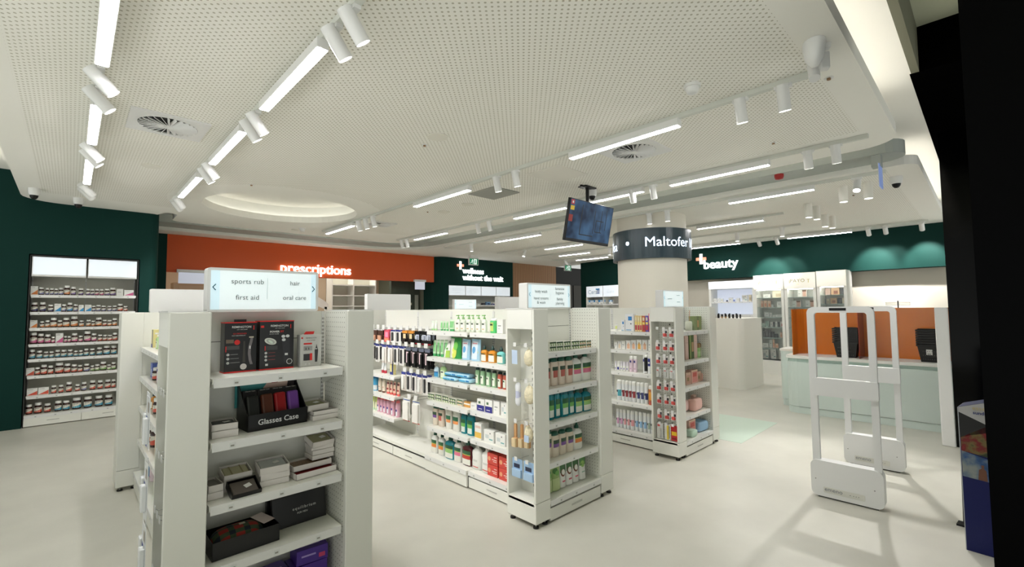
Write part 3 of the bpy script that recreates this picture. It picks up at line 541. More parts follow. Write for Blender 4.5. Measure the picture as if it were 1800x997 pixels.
# ceiling monitor
e = empty('ceiling_monitor', (4.58, 3.39, 2.999), 0, 'black flat monitor tilted down on a black ceiling pole', 'monitor')
MB().box(-.11, .11, -.06, .06, -.012, 0, BLACK).box(-.16, -.1, -.03, -.01, -.02, 0, BLACK).build('ceiling_plate', e)
MB().cyl((0, 0, 0), (0, 0, -.42), .022, BLACK, n=14).build('pole', e)
TVR = Matrix.Rotation(R(12), 4, 'X')
def tvb(mb): mb.T = TVR; return mb
m = tvb(MB()); m.box(-.44, .44, -.02, .02, -.25, .25, BLACK, .004).box(-.2, .2, .02, .05, -.15, .15, BLACK); m.T = Matrix.Identity(4); b = m.build('casing', e, loc=(0, -.02, -.455))
def tvmat():
    m = mat('monitor_picture', (40, 66, 104), .12); nt = m.node_tree; bs = nt.nodes['Principled BSDF']
    tc = nt.nodes.new('ShaderNodeTexCoord'); n = nt.nodes.new('ShaderNodeTexNoise'); n.inputs['Scale'].default_value = 4.5; nt.links.new(tc.outputs['Object'], n.inputs['Vector'])
    r = nt.nodes.new('ShaderNodeValToRGB'); r.color_ramp.elements[0].position = .38; r.color_ramp.elements[1].position = .66
    r.color_ramp.elements[0].color = (.012, .022, .05, 1); r.color_ramp.elements[1].color = (.06, .13, .24, 1)
    nt.links.new(n.outputs['Fac'], r.inputs[0]); nt.links.new(r.outputs[0], bs.inputs['Emission Color']); bs.inputs['Emission Strength'].default_value = .8; bs.inputs['Base Color'].default_value = (.01, .015, .02, 1); bs.inputs['Roughness'].default_value = .6; bs.inputs['Specular IOR Level'].default_value = .15
    return m
m = tvb(MB()); m.rect(-.43, .43, -.24, .24, -.0205, tvmat()); K = glow('monitor_lines', (6, 9, 14), .3)
for x0, x1, z0, z1 in ((-.2, -.185, -.15, .2), (.06, .072, -.12, .16), (-.2, .07, -.16, -.148), (.1, .112, -.1, .05), (.1, .26, .04, .05), (.1, .24, -.1, -.09), (.2, .212, -.1, .18), (.3, .312, -.06, .2), (-.43, .43, -.24, -.215)): m.rect(x0, x1, z0, z1, -.0212, K)
m.rect(-.43, -.36, -.02, .06, -.0212, glow('monitor_red', (120, 40, 34), .5))
m.T = Matrix.Identity(4); m.build('screen', e, loc=(0, -.02, -.455))
m = tvb(MB()); m.rect(-.42, -.36, .18, .235, -.0216, C(190, 40, 40)); m.rect(-.4, -.375, .195, .22, -.022, C(235, 235, 235)); m.T = Matrix.Identity(4); m.build('sticker', e, loc=(0, -.02, -.455), ).__setitem__('label', 'red and white energy sticker')
m = tvb(MB()); m.rect(-.42, -.35, .115, .165, -.0216, C(226, 190, 40)); m.T = Matrix.Identity(4); m.build('sticker', e, loc=(0, -.02, -.455)).__setitem__('label', 'yellow energy sticker')

# dispensary beyond the orange fascia
l = bpy.data.lights.new('dispensary_fill', 'AREA'); l.shape = 'RECTANGLE'; l.size = 4.5; l.size_y = 2; l.energy = 60; l.color = (1, .95, .86)  # unseen area light added to brighten the dispensary
o = bpy.data.objects.new('dispensary_fill', l); COL.objects.link(o); o.location = (4.4, 12.7, 2.9)
for i, (x, k) in enumerate(((2.0, 'nearest the green wall'), (4.75, 'over the ramp panel'), (5.55, 'over the white shelves'), (5.85, 'beside the dark door wall'))):
    spot(x, 11.9, 15, 10, 'small spotlight inside the dispensary, '+k, watt=0)
e = empty('dispensary_shelving', (5.2, 12.6, 0), 0, 'tall white open shelving in the dispensary beside the dark wall', 'shelving')
MB().box(0, .03, 0, .4, 0, 2.5, WHITE2).box(.62, .65, 0, .4, 0, 2.5, WHITE2).box(1.3, 1.33, 0, .4, 0, 2.5, WHITE2).box(0, 1.33, .38, .4, 0, 2.5, C(206, 204, 190, .6)).build('carcass', e)
for z in (.4, .8, 1.2, 1.6, 1.9, 2.2): MB().box(.03, 1.3, .01, .38, z, z+.03, WHITE2).build('shelf', e)
e = empty('sloped_panel', (4.35, 12.2, 0), 0, 'white sloping balustrade panel behind the dispensary counter', 'panel')
MB().prism([(0, 1.75), (.6, 1.5), (.6, 1.66), (.52, 1.74), (0, 2.05)], 0, .04, WHITE2, ax='Y').build('panel', e); MB().box(-.12, 0, 0, .06, 0, 2.12, C(222, 206, 190, .5)).box(.5, .56, .0, .04, 0, 1.6, WHITE2).build('post', e)
e = empty('dispensary_cupboard', (1.55, 11.9, 0), 0, 'beige tall cupboard in the dispensary behind the tall shelf header', 'cupboard')
MB().box(0, 1.6, 0, .4, 0, 2.12, C(200, 178, 150, .5)).build('body', e); MB().box(.1, 1.58, -.02, 0, .1, 2.06, C(206, 186, 158, .5)).build('door', e)
e = empty('dispensary_counter', (2.2, 11.3, 0), 0, 'white dispensary service counter under the orange fascia', 'counter')
MB().box(0, 4.2, 0, .5, 0, 1.05, WHITE2).build('body', e); MB().box(-.03, 4.23, -.03, .53, 1.05, 1.09, PLAST).build('worktop', e)
# ================================================================== SHELVING
def feet(e, pts):
    for x, y in pts: MB().cyl((x, y, 0), (x, y, .012), .02, RUBBER, n=14).cyl((x, y, .012), (x, y, .03), .006, C(150, 150, 146, .3, metal=.8) if False else C(150, 150, 146, .3), n=8).build('foot', e)
TICK = C(150, 148, 140, .6)
def lip(m, x0, x1, y, z, tags=True):
    """price rail along the front of a shelf that faces -y"""
    m.box(x0, x1, y-.004, y, z-.038, z, PLAST)
    if tags:
        n = max(2, int((x1-x0)/.16))
        for i in range(n):
            c = x0+(x1-x0)*(i+.5)/n+random.uniform(-.02, .02); m.rect(c-.012, c+.012, z-.032, z-.01, y-.0046, TAG); m.rect(c-.008, c+.006, z-.026, z-.019, y-.005, TICK)
def shelf(e, x0, x1, y0, y1, z, name='shelf', loc=None, rz=None):
    m = MB(); m.box(x0, x1, y0, y1, z-.022, z, WHITE); lip(m, x0+.004, x1-.004, y0, z)
    return m.build(name, e)
H = 1.497
def wing(x0, x1, yf, open_left, label, hooks=(), peg=True):
    """narrow side tower of an end unit: its niche faces -x (open_left) or +x"""
    e = empty('side_display_tower', (x0, yf, 0), 0, label, 'display tower'); w = x1-x0; d = .285
    m = MB(); m.box(0, w, 0, .018, .172, H, WHITE, .004).box(0, w, d-.018, d, .172, H, WHITE)
    m.build('side_panel', e)
    bx = (w-.014, w) if open_left else (0, .014)
    MB().box(bx[0], bx[1], .018, d-.018, .172, H, PEG if peg else WHITE).build('back_panel', e)
    sx = w-.0155 if open_left else .0155
    m = MB(); z = .22
    for k in range(30):
        if .22+k*.042 < 1.34: m.box(sx-.001, sx+.001, d/2-.006, d/2+.006, z+k*.042, z+k*.042+.018, SLOT)
    m.build('slotted_strip', e)
    hx = (0, w-.014) if open_left else (.014, w)
    MB().box(hx[0], hx[1], .018, d-.018, 1.355, H, WHITE2).box(hx[0]-.004 if open_left else hx[0], hx[1], .006, d-.006, H, H+.006, PLAST).build('header_box', e)
    MB().box(hx[0], hx[1], .018, d-.018, .15, .172, WHITE).build('shelf', e)
    MB().box(0, w, 0, d, .035, .17, WHITE, .004).build('plinth', e)
    feet(e, ((.03, .03), (w-.03, .03), (.03, d-.03), (w-.03, d-.03)))
    for y, z in hooks:
        MB().tube([(sx, y, z), (.01, y, z), (.0, y, z+.008)], .0018, C(190, 190, 186, .3), 6).box(-.003, -.001, y-.014, y+.014, z-.006, z+.022, PLAST).build('hook', e)
    return e
def endcap(x0, x1, yf, zs, label, tick=True):
    e = empty('endcap_shelving', (x0, yf, 0), 0, label, 'shelving unit'); w = x1-x0; d = .29
    MB().box(0, w, d, d+.012, .03, H, WHITE).box(.002, w-.002, d-.001, d, 1.354, 1.357, SLOT).box(.002, w-.002, d-.001, d, .7, .703, C(196, 196, 188, .5)).build('back_panel', e)
    for sx in (.006, w-.02):
        m = MB(); m.box(sx, sx+.014, d-.006, d, .17, H, PLAST)
        for k in range(62):
            z = .2+k*.0205
            m.rect(sx+.002, sx+.005, z, z+.011, d-.0065, SLOT).rect(sx+.009, sx+.012, z, z+.011, d-.0065, SLOT)
        m.build('upright', e)
    for z in zs:
        s = shelf(e, .012, w-.012, .02, d-.008, z)
        for sx in (.012, w-.016): MB().prism([(d-.008, z-.11), (d-.008, z-.02), (.03, z-.02), (.05, z-.035)], sx, sx+.004, WHITE, ax='X').build('bracket', s)
    m = MB(); m.box(.002, w-.002, .004, d, .13, .152, WHITE); lip(m, .004, w-.004, .004, .152); m.build('base_shelf', e)
    dr = MB().box(.006, w-.006, .008, .03, .012, .098, WHITE, .002).build('drawer', e)
    MB().box(w/2-.06, w/2+.06, .005, .008, .05, .062, C(190, 190, 184, .4)).build('handle', dr)
    MB().box(.006, w-.006, .03, d, .02, .13, DARK).build('base', e)
    feet(e, ((.02, .06), (w-.02, .06)))
    return e
def bay(xf, xs, y0, y1, zs, label, depth=None, gap=True, drawer=True, tags=True):
    """one run of a double sided gondola, facing -x: xf front of the base, xs the spine"""
    L = y1-y0; e = empty('gondola_bay', (xf, y1, 0), W90, label, 'shelving unit'); D = xs-xf     # local x runs to -Y, local y to +X
    MB().box(0, L, D, D+.02, .03, H, WHITE).box(0, L, D-.001, D, 1.12, 1.123, C(190, 190, 182, .5)).box(0, L, D-.001, D, .7, .703, C(190, 190, 182, .5)).build('back_panel', e)
    for sx in (0, L-.012):
        m = MB(); m.box(sx, sx+.012, D-.006, D, .17, H-.02, PLAST)
        for k in range(60): z = .2+k*.0205; m.rect(sx+.004, sx+.008, z, z+.011, D-.0065, SLOT)
        m.build('upright', e)
    for z in zs:
        y0_ = 0.02 if depth is None else D-depth
        shelf(e, .004, L-.004, y0_, D-.008, z)
    m = MB(); m.box(.001, L-.001, .0, D, .125, .147, WHITE)
    if tags: lip(m, .003, L-.003, .0, .147)
    else: m.box(.001, L-.001, -.004, 0, .12, .147, WHITE)
    m.build('base_shelf', e)
    top = .095 if gap else .122
    dr = MB().box(.004, L-.004, .002, .02, .012, top, WHITE, .002).build('drawer' if drawer else 'kick_panel', e)
    if drawer: MB().box(L/2-.06, L/2+.06, -.001, .002, .052, .06, C(186, 186, 180, .4)).build('handle', dr)
    MB().box(.004, L-.004, .02, D, .02, .124, DARK).build('base', e)
    feet(e, ((.024, .05), (L-.024, .05)))
    return e
def rear_unit(x0, x1, y, label):
    e = empty('rear_end_unit', (x0, y, 0), 0, label, 'shelving unit'); w = x1-x0
    MB().box(0, .15, 0, .28, .172, H, WHITE, .004).build('side_panel', e); MB().box(w-.15, w, 0, .28, .172, H, WHITE, .004).build('side_panel', e)
    MB().box(0, .15, 0, .28, .035, .17, WHITE).box(w-.15, w, 0, .28, .035, .17, WHITE).build('plinth', e)
    MB().box(.15, w-.15, 0, .03, .03, H, WHITE).build('back_panel', e); feet(e, ((.03, .03), (.12, .03), (w-.12, .03), (w-.03, .03)))
TXTG = C(170, 178, 178, .5)
def lightbox(x0, x1, y, z1, label, words_, thick=.075, front=True, face=SCREEN):
    e = empty('lightbox_sign', (x0, y, H), 0, label, 'sign'); w = x1-x0; h = z1-H
    MB().prism(rrect(0, w, 0, h, .012, 3), 0, thick, PLAST, ax='Y').build('casing', e)
    if front:
        m = MB(); m.rect(.014, w-.014, .012, h-.014, -.0015, face); m.rect(.014, .05, .012, h-.014, -.002, glow('lightbox_blue', (196, 220, 230), .6)).rect(w-.04, w-.014, .012, h-.014, -.002, glow('lightbox_blue', (196, 220, 230), .6))
        m.rect(w*.5, w*.5+.002, h*.3, h*.8, -.0022, C(206, 216, 216)); m.build('face', e)
        ar = C(22, 70, 76); m = MB()
        for s, cx in ((1, .026), (-1, w-.026)):
            for q in (1, -1): m.add([(cx-.007*s, -.003, h*.56), (cx+.006*s, -.003, h*.56+.016*q), (cx+.009*s, -.003, h*.56+.013*q), (cx-.002*s, -.003, h*.56)], [(0, 1, 2, 3)], ar)
        m.build('arrow', e)
        if not words_: MB().rect(w*.64, w*.8, h*.68, h*.72, -.0026, TXTG).rect(w*.64, w*.82, h*.3, h*.34, -.0026, TXTG).rect(w*.2, w*.42, h*.48, h*.52, -.0026, TXTG).build('print', e)
        for s, x, z, sz in words_: text(s, sz, INKG, e, loc=(w*x, -.003, h*z), ext=.0003)
    return e

# front display (glasses cases and grooming)
E1 = (.285, 1.165, 2.27); E2 = (2.31, 3.235, 2.185); E3 = (4.31, 5.28, 2.15)
def hooks(ys, zs): return [(y, z) for z in zs for y in ys]
wing(E1[0], E1[0]+.145, E1[2], True, 'white side tower of the front display, hung with blue and white packs', hooks((.07, .14, .21), (1.16, .9, .66, .42)))
wing(E1[1]-.145, E1[1], E1[2], False, 'white side tower on the aisle side of the front display')
endcap(E1[0]+.145, E1[1]-.145, E1[2], (1.212, .945, .685, .43), 'white front display shelving with grooming boxes, glasses cases and wallets')
wing(E2[0], E2[0]+.15, E2[2], True, 'white side tower hung with sponges, loofahs and brushes', hooks((.08, .19), (1.235, .985, .695, .43)), peg=False)
wing(E2[1]-.165, E2[1], E2[2], False, 'white side tower between the body wash display and the deodorants')
endcap(E2[0]+.15, E2[1]-.165, E2[2], (1.18, .92, .675, .40), 'white end shelving stocked with hand wash and body wash bottles')
ZH3 = (1.28, 1.145, 1.01, .875, .745, .61, .46, .33)
wing(E3[0], E3[0]+.17, E3[2], True, 'white side tower hung with small red and white packs', hooks((.06, .13, .2), ZH3))
wing(E3[1]-.17, E3[1], E3[2], False, 'white side tower nearest the pale green floor inlay')
endcap(E3[0]+.17, E3[1]-.17, E3[2], (1.245, .94, .675, .39), 'white end shelving stocked with gift boxes and pink bags')
S1, S2, S3 = .725, 2.745, 4.78
bay(.43, S1, E1[2]+.31, 3.85, (1.2, .95, .7, .42), 'shelving bay behind the front display, facing the green wall'); bay(.43, S1, 3.852, 5.1, (1.2, .95, .7, .42), 'farther shelving bay of the front gondola, facing the green wall')
bay(2.445, S2, 2.495, 3.09, (1.30, 1.055, .855, .645, .41), 'white gondola bay with hand wash, wipes and red soap boxes')
bay(2.43, S2, 3.092, 3.72, (1.30, 1.055, .855, .645, .41), 'white gondola bay with green bottles and refill packs, no drawer handle', gap=False, drawer=False)
bay(2.44, S2, 3.722, 4.33, (), 'gondola bay hung with toothbrushes and hair accessories, empty base shelf', tags=False)
e = bay(2.44, S2, 4.332, 5.05, (.80, .585, .365), 'gondola bay with sun care and pink lotion shelves, empty base shelf', depth=.285, tags=False)
bay(4.43, S3, E3[2]+.31, 3.2, (1.235, 1.03, .785, .455), 'deodorant and sunscreen gondola bay behind the gift display'); bay(4.43, S3, 3.202, 5.1, (1.235, 1.03, .785, .455), 'far gondola bay beyond the deodorants')
for i, (x0, z) in enumerate(((4.46, .995), (4.46, .74))):
    tag(MB().box(4.5, 4.515, 2.5, 3.15, z, z+.012, glow('shelf_led', (255, 255, 250), 3.)).build('shelf_light'), 'thin white light strip under the %s deodorant shelf' % ('upper' if i == 0 else 'lower'), 'light strip')
for x0, w, k in ((E1[0]+.03, .9, 'front gondola'), (E2[0], .92, 'body wash gondola'), (E3[0], .95, 'deodorant gondola')): rear_unit(x0, x0+w, 5.11, 'white rear end unit of the '+k)
lightbox(.45, .955, 2.49, 1.705, 'lightbox sign reading sports rub, first aid, hair and oral care', [('sports rub', .33, .70, .034), ('first aid', .33, .33, .034), ('hair', .76, .69, .032), ('oral care', .76, .33, .032)])
lightbox(2.53, 3.06, 2.46, 1.7, 'lightbox sign reading body wash, hand creams, feminine hygiene and family planning', [('body wash', .3, .68, .034), ('hand creams\n& wash', .3, .33, .034), ('feminine\nhygiene', .73, .72, .034), ('family\nplanning', .73, .3, .034)], thick=.09)
lightbox(4.62, 5.1, 2.44, 1.69, 'small lightbox sign on the gift display in front of the column', [], thick=.09)
lightbox(.52, 1.1, 5.3, 1.712, 'plain back of the rear lightbox on the front gondola', [], front=False); lightbox(2.63, 3.24, 5.3, 1.70, 'plain back of the rear lightbox on the body wash gondola', [], front=False); lightbox(4.8, 5.33, 5.3, 1.69, 'plain back of the rear lightbox on the deodorant gondola', [], front=False)
# a further gondola in the distance
bay(6.1, 6.5, 8.4, 9.4, (1.2, .9, .6), 'distant gondola bay in front of the wellness alcove'); rear_unit(6.05, 7.0, 8.1, 'white end unit of the distant gondola')
lightbox(6.12, 6.75, 8.2, 1.72, 'distant lightbox sign in front of the wellness wall', [])

# green wall unit
e = empty('wall_shelving', (-.41, 8.82, 0), 0, 'white wall shelving of brown supplement jars set in the green wall', 'shelving unit')
MB().box(0, 1.13, .37, .39, 0, 2.28, C(206, 204, 192, .6)).box(0, .01, 0, .38, 0, 2.28, DARK).box(1.12, 1.13, 0, .38, 0, 2.28, DARK).box(0, 1.13, 0, .38, 2.265, 2.28, DARK).build('carcass', e)
for x0, x1 in ((.02, .555), (.572, 1.11)):
    b = MB().box(x0, x1, .02, .3, 1.995, 2.26, PLAST).build('lightbox', e); MB().rect(x0+.008, x1-.008, 2.02, 2.255, .019, SCREENW).build('face', b)
for sx in (.012, .555, 1.106):
    m = MB().box(sx, sx+.012, .36, .37, .15, 2.0, PLAST)
    for k in range(80): z = .2+k*.022; m.rect(sx+.003, sx+.009, z, z+.011, .3595, SLOT)
    m.build('upright', e)
JZ = (1.745, 1.515, 1.30, 1.085, .885, .665, .40, .155)
for z in JZ[:-1]: shelf(e, .02, 1.11, .03, .36, z)
m = MB(); m.box(.01, 1.12, 0, .37, .13, .152, WHITE); lip(m, .012, 1.118, 0, .152); m.build('base_shelf', e)
for x0, x1 in ((.01, .562), (.566, 1.12)):
    dr = MB().box(x0, x1, 0, .02, .01, .12, WHITE, .002).build('drawer', e); MB().box((x0+x1)/2-.06, (x0+x1)/2+.06, -.003, 0, .065, .073, C(180, 180, 174, .4)).build('handle', dr)

# wellness alcove cabinets
e = empty('alcove_shelving', (7.79, 10.71, 0), 0, 'white alcove shelving with a four panel lightbox header on the wellness wall', 'shelving unit')
MB().box(0, 2.44, .5, .52, 0, 2.19, C(214, 214, 206, .6)).build('back_panel', e)
for i in range(4):
    x0 = .005+i*.61; b = MB().box(x0, x0+.6, 0, .3, 1.9, 2.19, PLAST).build('lightbox', e); MB().rect(x0+.008, x0+.592, 1.91, 2.18, -.001, SCREENW).build('face', b)
    if i in (0, 1, 3):
        m = MB()
        for r in range(3): m.rect(x0+.1+.04*(r % 2), x0+.48-.03*r, 2.1-r*.06, 2.106-r*.06, -.002, C(196, 206, 206))
        m.build('print', b)
for z in (1.62, 1.2, .8, .4): shelf(e, .01, 2.43, .05, .5, z)
# skincare unit beside the column
def wallunit(y_near, y_far, x, label, cat='shelving unit', name='wall_cabinet', rz=0.):
    return empty(name, (x, y_far, 0), W90+rz, label, cat)
e = wallunit(0, 9.02, 12.02, 'white lit skincare shelving with blue logo on the green beauty wall', rz=-R(8.5))
MB().box(0, 2.2, .36, .4, 0, 2.19, WHITE2).build('back_panel', e)
for i in range(3): b = MB().box(.01+i*.73, .73+i*.73, 0, .3, 1.84, 2.19, PLAST).build('lightbox', e); MB().rect(.018+i*.73, .722+i*.73, 1.85, 2.18, -.001, SCREENW).build('face', b)
for i in range(4): MB().box(-.005+i*.73, .012+i*.73, 0, .36, 0, 1.84, WHITE2).build('side_panel', e)
for z in (1.62, 1.35, 1.05, .75, .4): shelf(e, .0, 2.19, .02, .36, z)
text('Cera', .2, C(150, 160, 170), e, loc=(.29, -.003, 2.0), ext=.0004); BLU = C(40, 140, 200)
m = MB(); m.rect(.43, .6, 2.07, 2.11, -.003, BLU).rect(.48, .6, 1.94, 2.07, -.003, C(150, 170, 215)); m.build('logo_block', e); text('Ve', .16, C(240, 244, 250), e, loc=(.54, -.004, 2.01), ext=.0004); text('Cera', .15, C(214, 218, 220), e, loc=(1.05, -.003, 2.0), ext=.0004)

# beauty wall: testers unit, skincare cabinets
e = wallunit(0, 4.78, 11.36, 'white lit makeup wall unit behind the tester plinth', rz=-R(3))
MB().box(0, 1.06, .36, .38, 0, 2.11, WHITE2).box(0, .05, 0, .36, 0, 2.11, WHITE2).box(1.02, 1.07, 0, .36, 0, 2.11, WHITE2).build('carcass', e)
b = MB().box(0, 1.07, -.01, .2, 1.93, 2.115, PLAST).build('lightbox', e); MB().rect(.01, 1.06, 1.935, 2.11, -.011, glow('cool_face', (232, 240, 248), .72)).build('face', b)
text('NAPOLEON', .05, C(186, 198, 206), e, loc=(.5, -.013, 2.04), ext=.0004, sp=1.3); text('PERDIS', .035, C(196, 206, 212), e, loc=(.5, -.013, 1.98), ext=.0004, sp=1.3)
for z in (1.62, 1.3, 1.0, .7): shelf(e, .05, 1.02, .03, .36, z)
MB().box(.06, 1.01, .34, .352, 1.63, 1.92, glow('cool_back', (214, 222, 240), .5)).box(.06, 1.01, .34, .352, 1.32, 1.59, glow('cool_back', (214, 222, 240), .5)).build('lit_back', e)
MB().box(1.0, 1.015, .0, .03, 0, .7, DARK).build('edge_strip', e)
GLASS = mat('clear_glass', (226, 238, 236), .03, alpha=.06)
GSH = mat('glass_shelf', (170, 196, 190), .08, alpha=.55)
def skincab(y_far, w, x, label, zs, htop, rz, low=.31, hdr=1.87):
    e = wallunit(0, y_far, x, label, rz=rz)
    MB().box(0, .055, 0, .4, 0, htop, WHITE2).box(w-.055, w, 0, .4, 0, htop, WHITE2).box(.055, w-.055, .38, .4, 0, htop, C(206, 208, 202, .6)).box(.055, w-.055, .0, .38, hdr+.01, hdr+.03, WHITE2).build('carcass', e)
    b = MB().box(.0, w, -.012, .0, hdr, htop, WHITE2).build('header', e); MB().rect(.01, w-.01, hdr+.01, htop-.01, -.013, glow('warm_face', (244, 240, 226), .28)).build('face', b)
    MB().box(.0, w, -.006, .4, 0, low, WHITE2).box(.0, w, -.01, .4, low-.02, low, PLAST).build('base_cupboard', e)
    for z in zs: MB().box(.055, w-.055, .03, .38, z-.012, z, GSH).build('glass_shelf', e)
    MB().box(.055, w-.055, .004, .01, low, hdr, GLASS).build('glass_door', e)
    MB().box(.07, w-.07, .03, .05, hdr-.012, hdr+.008, glow('cabinet_fill', (255, 250, 240), 14.)).build('fill_bar', e)  # unseen glowing bar added to brighten the cabinet interior
    return e
GOLD = C(176, 160, 70, .3)
c1 = skincab(3.70, .62, 11.22, 'glass fronted skincare cabinet with logo header, nearest the makeup unit', (1.69, 1.475, 1.255, 1.035, .80, .565), 2.2, -R(3))
c2 = skincab(3.07, .60, 11.19, 'glass fronted skincare cabinet with logo header, behind the counter end', (1.69, 1.475, 1.255, 1.035, .80, .565), 2.21, -R(3))
c3 = skincab(2.46, .52, 11.16, 'skincare cabinet with blank cream header behind the counter', (1.725, 1.54, 1.3, 1.0), 2.22, -R(3), hdr=1.89)
for c, w in ((c1, .62), (c2, .60)):
    text('PAYO', .1, C(150, 146, 122), c, loc=(w*.44, -.015, 2.04), ext=.0004, sp=1.15); MB().rect(w*.18, w*.195, 1.995, 2.065, -.0155, GOLD).rect(w*.775, w*.79, 1.995, 2.065, -.0155, GOLD).rect(w*.74, w*.83, 2.058, 2.066, -.0155, C(150, 146, 122)).build('logo_bar', c)
text('PARIS', .022, C(200, 196, 180), c2, loc=(.27, -.015, 1.965), ext=.0003)
tag(MB().cyl((11.2, 3.62, 1.8), (11.19, 3.62, 1.8), .045, C(228, 232, 226, .3), n=24).build('round_sticker'), 'round pale sticker on the first skincare cabinet glass', 'sticker')
# tester plinth
e = empty('tester_plinth', (8.75, 3.7, 0), W90-R(3), 'white rounded tester plinth in front of the makeup wall unit', 'plinth')
MB().prism(rrect(0, .62, 0, .9, .14, 8, (0, 0, 0, 0)) if False else [(-.02, 0)]+arc(.46, .14, .14, -90, 0, 8)+[(.6, .9), (-.02, .9)], 0, 1.285, C(240, 239, 231, .5), smooth=False).build('body', e)
PLX = e

# ------------------------------------------------------------------ counter
def front_path(d): return [(7.40+d, .1), (7.40+d, 1.86)]+[(7.52+d*.6-(.12)*cos(R(a)), 1.86+.2*sin(R(a))) for a in range(15, 91, 15)]+[(7.75, 2.06)]
e = empty('service_counter', (0, 0, 0), 0, 'mint green service counter with white top and rounded end', 'counter')
back = [(8.3, 2.06), (8.3, .1)]
MB().prism(front_path(0)+back, .095, .715, MINT).build('front_panel', e); MB().prism(front_path(.012)+back, .0, .088, MINT).build('plinth', e)
MB().prism(front_path(.035)+back, .715, .762, C(196, 218, 210, .5)).build('recess_band', e)  # shade of the recess under the worktop, put in as darker mint
MB().prism([(x-.012, y+(.012 if y > 2 else 0)) for x, y in front_path(0)]+[(8.32, 2.07), (8.32, .1)], .762, .80, WHITE2).build('worktop', e)
e = empty('counter_side_cabinet', (7.86, 2.08, 0), 0, 'mint side cabinet with white top behind the counter end', 'cabinet')
MB().prism(arc(.08, .1, .08, 90, 180, 5)+[(0, 0), (.5, 0), (.5, .18)], .1, .82, MINT).build('body', e); MB().prism(arc(.09, .09, .08, 90, 180, 5)+[(.01, 0), (.5, 0), (.5, .17)], 0, .092, MINT).build('plinth', e)
MB().prism(arc(.07, .11, .08, 90, 180, 5)+[(-.01, 0), (.5, 0), (.5, .19)], .82, .85, WHITE2).build('worktop', e)
AC = mat('amber_acrylic', (226, 126, 36), .18, alpha=.86, coat=.2); AC2 = mat('dark_amber_acrylic', (140, 36, 16), .2, alpha=.95, coat=.2)
def wall_of(path, t, z0, z1, m):
    b = MB()
    for (xa, ya), (xb, yb) in zip(path, path[1:]):
        d = Vector((xb-xa, yb-ya, 0)).normalized(); nn = Vector((-d.y, d.x, 0))*t; a = Vector((xa, ya, 0)); c = Vector((xb, yb, 0))
        vs = [a, c, c+nn, a+nn]; b.add([(v.x, v.y, z0) for v in vs]+[(v.x, v.y, z1) for v in vs], [(0, 3, 2, 1), (4, 5, 6, 7), (0, 1, 5, 4), (1, 2, 6, 5), (2, 3, 7, 6), (3, 0, 4, 7)], m, False)
    return b
tag(wall_of([(7.86, .12), (7.86, 1.22)], .006, .801, 1.465, AC).build('counter_screen'), 'amber translucent screen panel beside the black glass on the counter', 'screen')
tag(wall_of([(7.86, 1.225), (7.86, 1.84)]+[(7.72+.14*cos(R(a)), 1.84+.14*sin(R(a))) for a in range(15, 91, 15)]+[(7.5, 1.98)], .006, .801, 1.455, AC).build('counter_screen'), 'amber screen panel curving around the rounded counter end', 'screen')
tag(wall_of([(7.5, 1.2), (7.85, 1.2)], .008, .801, 1.45, AC2).build('screen_divider'), 'dark red brown divider panel standing across the counter', 'screen')
tag(MB().box(8.05, 8.3, .15, 1.9, .801, .9, C(214, 110, 40, .5)).build('cash_desk_upstand'), 'low orange upstand behind the amber screens', 'panel')
def basket_stack(x, y, label, card=False, rz=0.):
    e = empty('shopping_basket_stack', (x, y, .801), rz, label, 'baskets'); e.scale = (.8, .8, 1.07); BK = C(24, 24, 24, .45); n = 7
    for k in range(n):
        z0 = k*.028; m = MB()
        for (w0, d0, za), (w1, d1, zb) in (((.13, .09, z0), (.168, .125, z0+.2)),):
            v = []
            for w, d, z in ((w0, d0, za), (w1, d1, zb)): v += [(-w, -d, z), (w, -d, z), (w, d, z), (-w, d, z)]
            if k == 0: m.add(v, [(0, 1, 5, 4), (1, 2, 6, 5), (2, 3, 7, 6), (3, 0, 4, 7), (3, 2, 1, 0)], BK)
        zr = z0+.2; m.box(-.178, .178, -.135, -.12, zr-.02, zr, BK).box(-.178, .178, .12, .135, zr-.02, zr, BK).box(-.178, -.163, -.12, .12, zr-.02, zr, BK).box(.163, .178, -.12, .12, zr-.02, zr, BK)
        if k == 0:
            for r in range(3):
                for c in range(9): m.box(-.1+c*.025-.003, -.1+c*.025+.003, -.11-.018*r*.6-.008, -.098-.018*r*.6, .03+r*.045, .037+r*.045, C(90, 90, 88))
        b = m.build('basket', e)
        if k == n-1: MB().tube([(-.165, 0, zr), (-.15, -.06, zr+.008), (.15, -.06, zr+.008), (.165, 0, zr)], .005, BK).build('handle', b)
    if card:
        b = MB().box(-.035, .035, -.122, -.12, .085, .145, C(236, 236, 232)).rect(-.03, .03, .1, .102, -.1225, INKG).rect(-.02, .02, .09, .096, -.1225, C(60, 60, 60)).build('label_card', e, loc=(-.03, .0, 0)); b['label'] = 'white card label'
    return e
basket_stack(7.62, 1.36, 'stack of black shopping baskets beside the dark counter divider', rz=W90); basket_stack(7.63, .50, 'stack of black shopping baskets with a white card label', True, rz=W90)
e = empty('wire_stand', (8.0, .84, .801), W90, 'thin wire leaflet stand behind the amber screens', 'stand'); CH = C(110, 108, 96, .3)
MB().box(-.05, .05, -.04, .04, 0, .01, BLACK).cyl((0, 0, 0), (0, 0, .76), .007, BLACK).build('post', e)
for z in (.71, .735): MB().tube([(-.13, 0, z), (.12, 0, z), (.12, .05, z-.01), (-.13, .05, z-.01), (-.13, 0, z)], .0022, CH, 6).build('wire_arm', e)

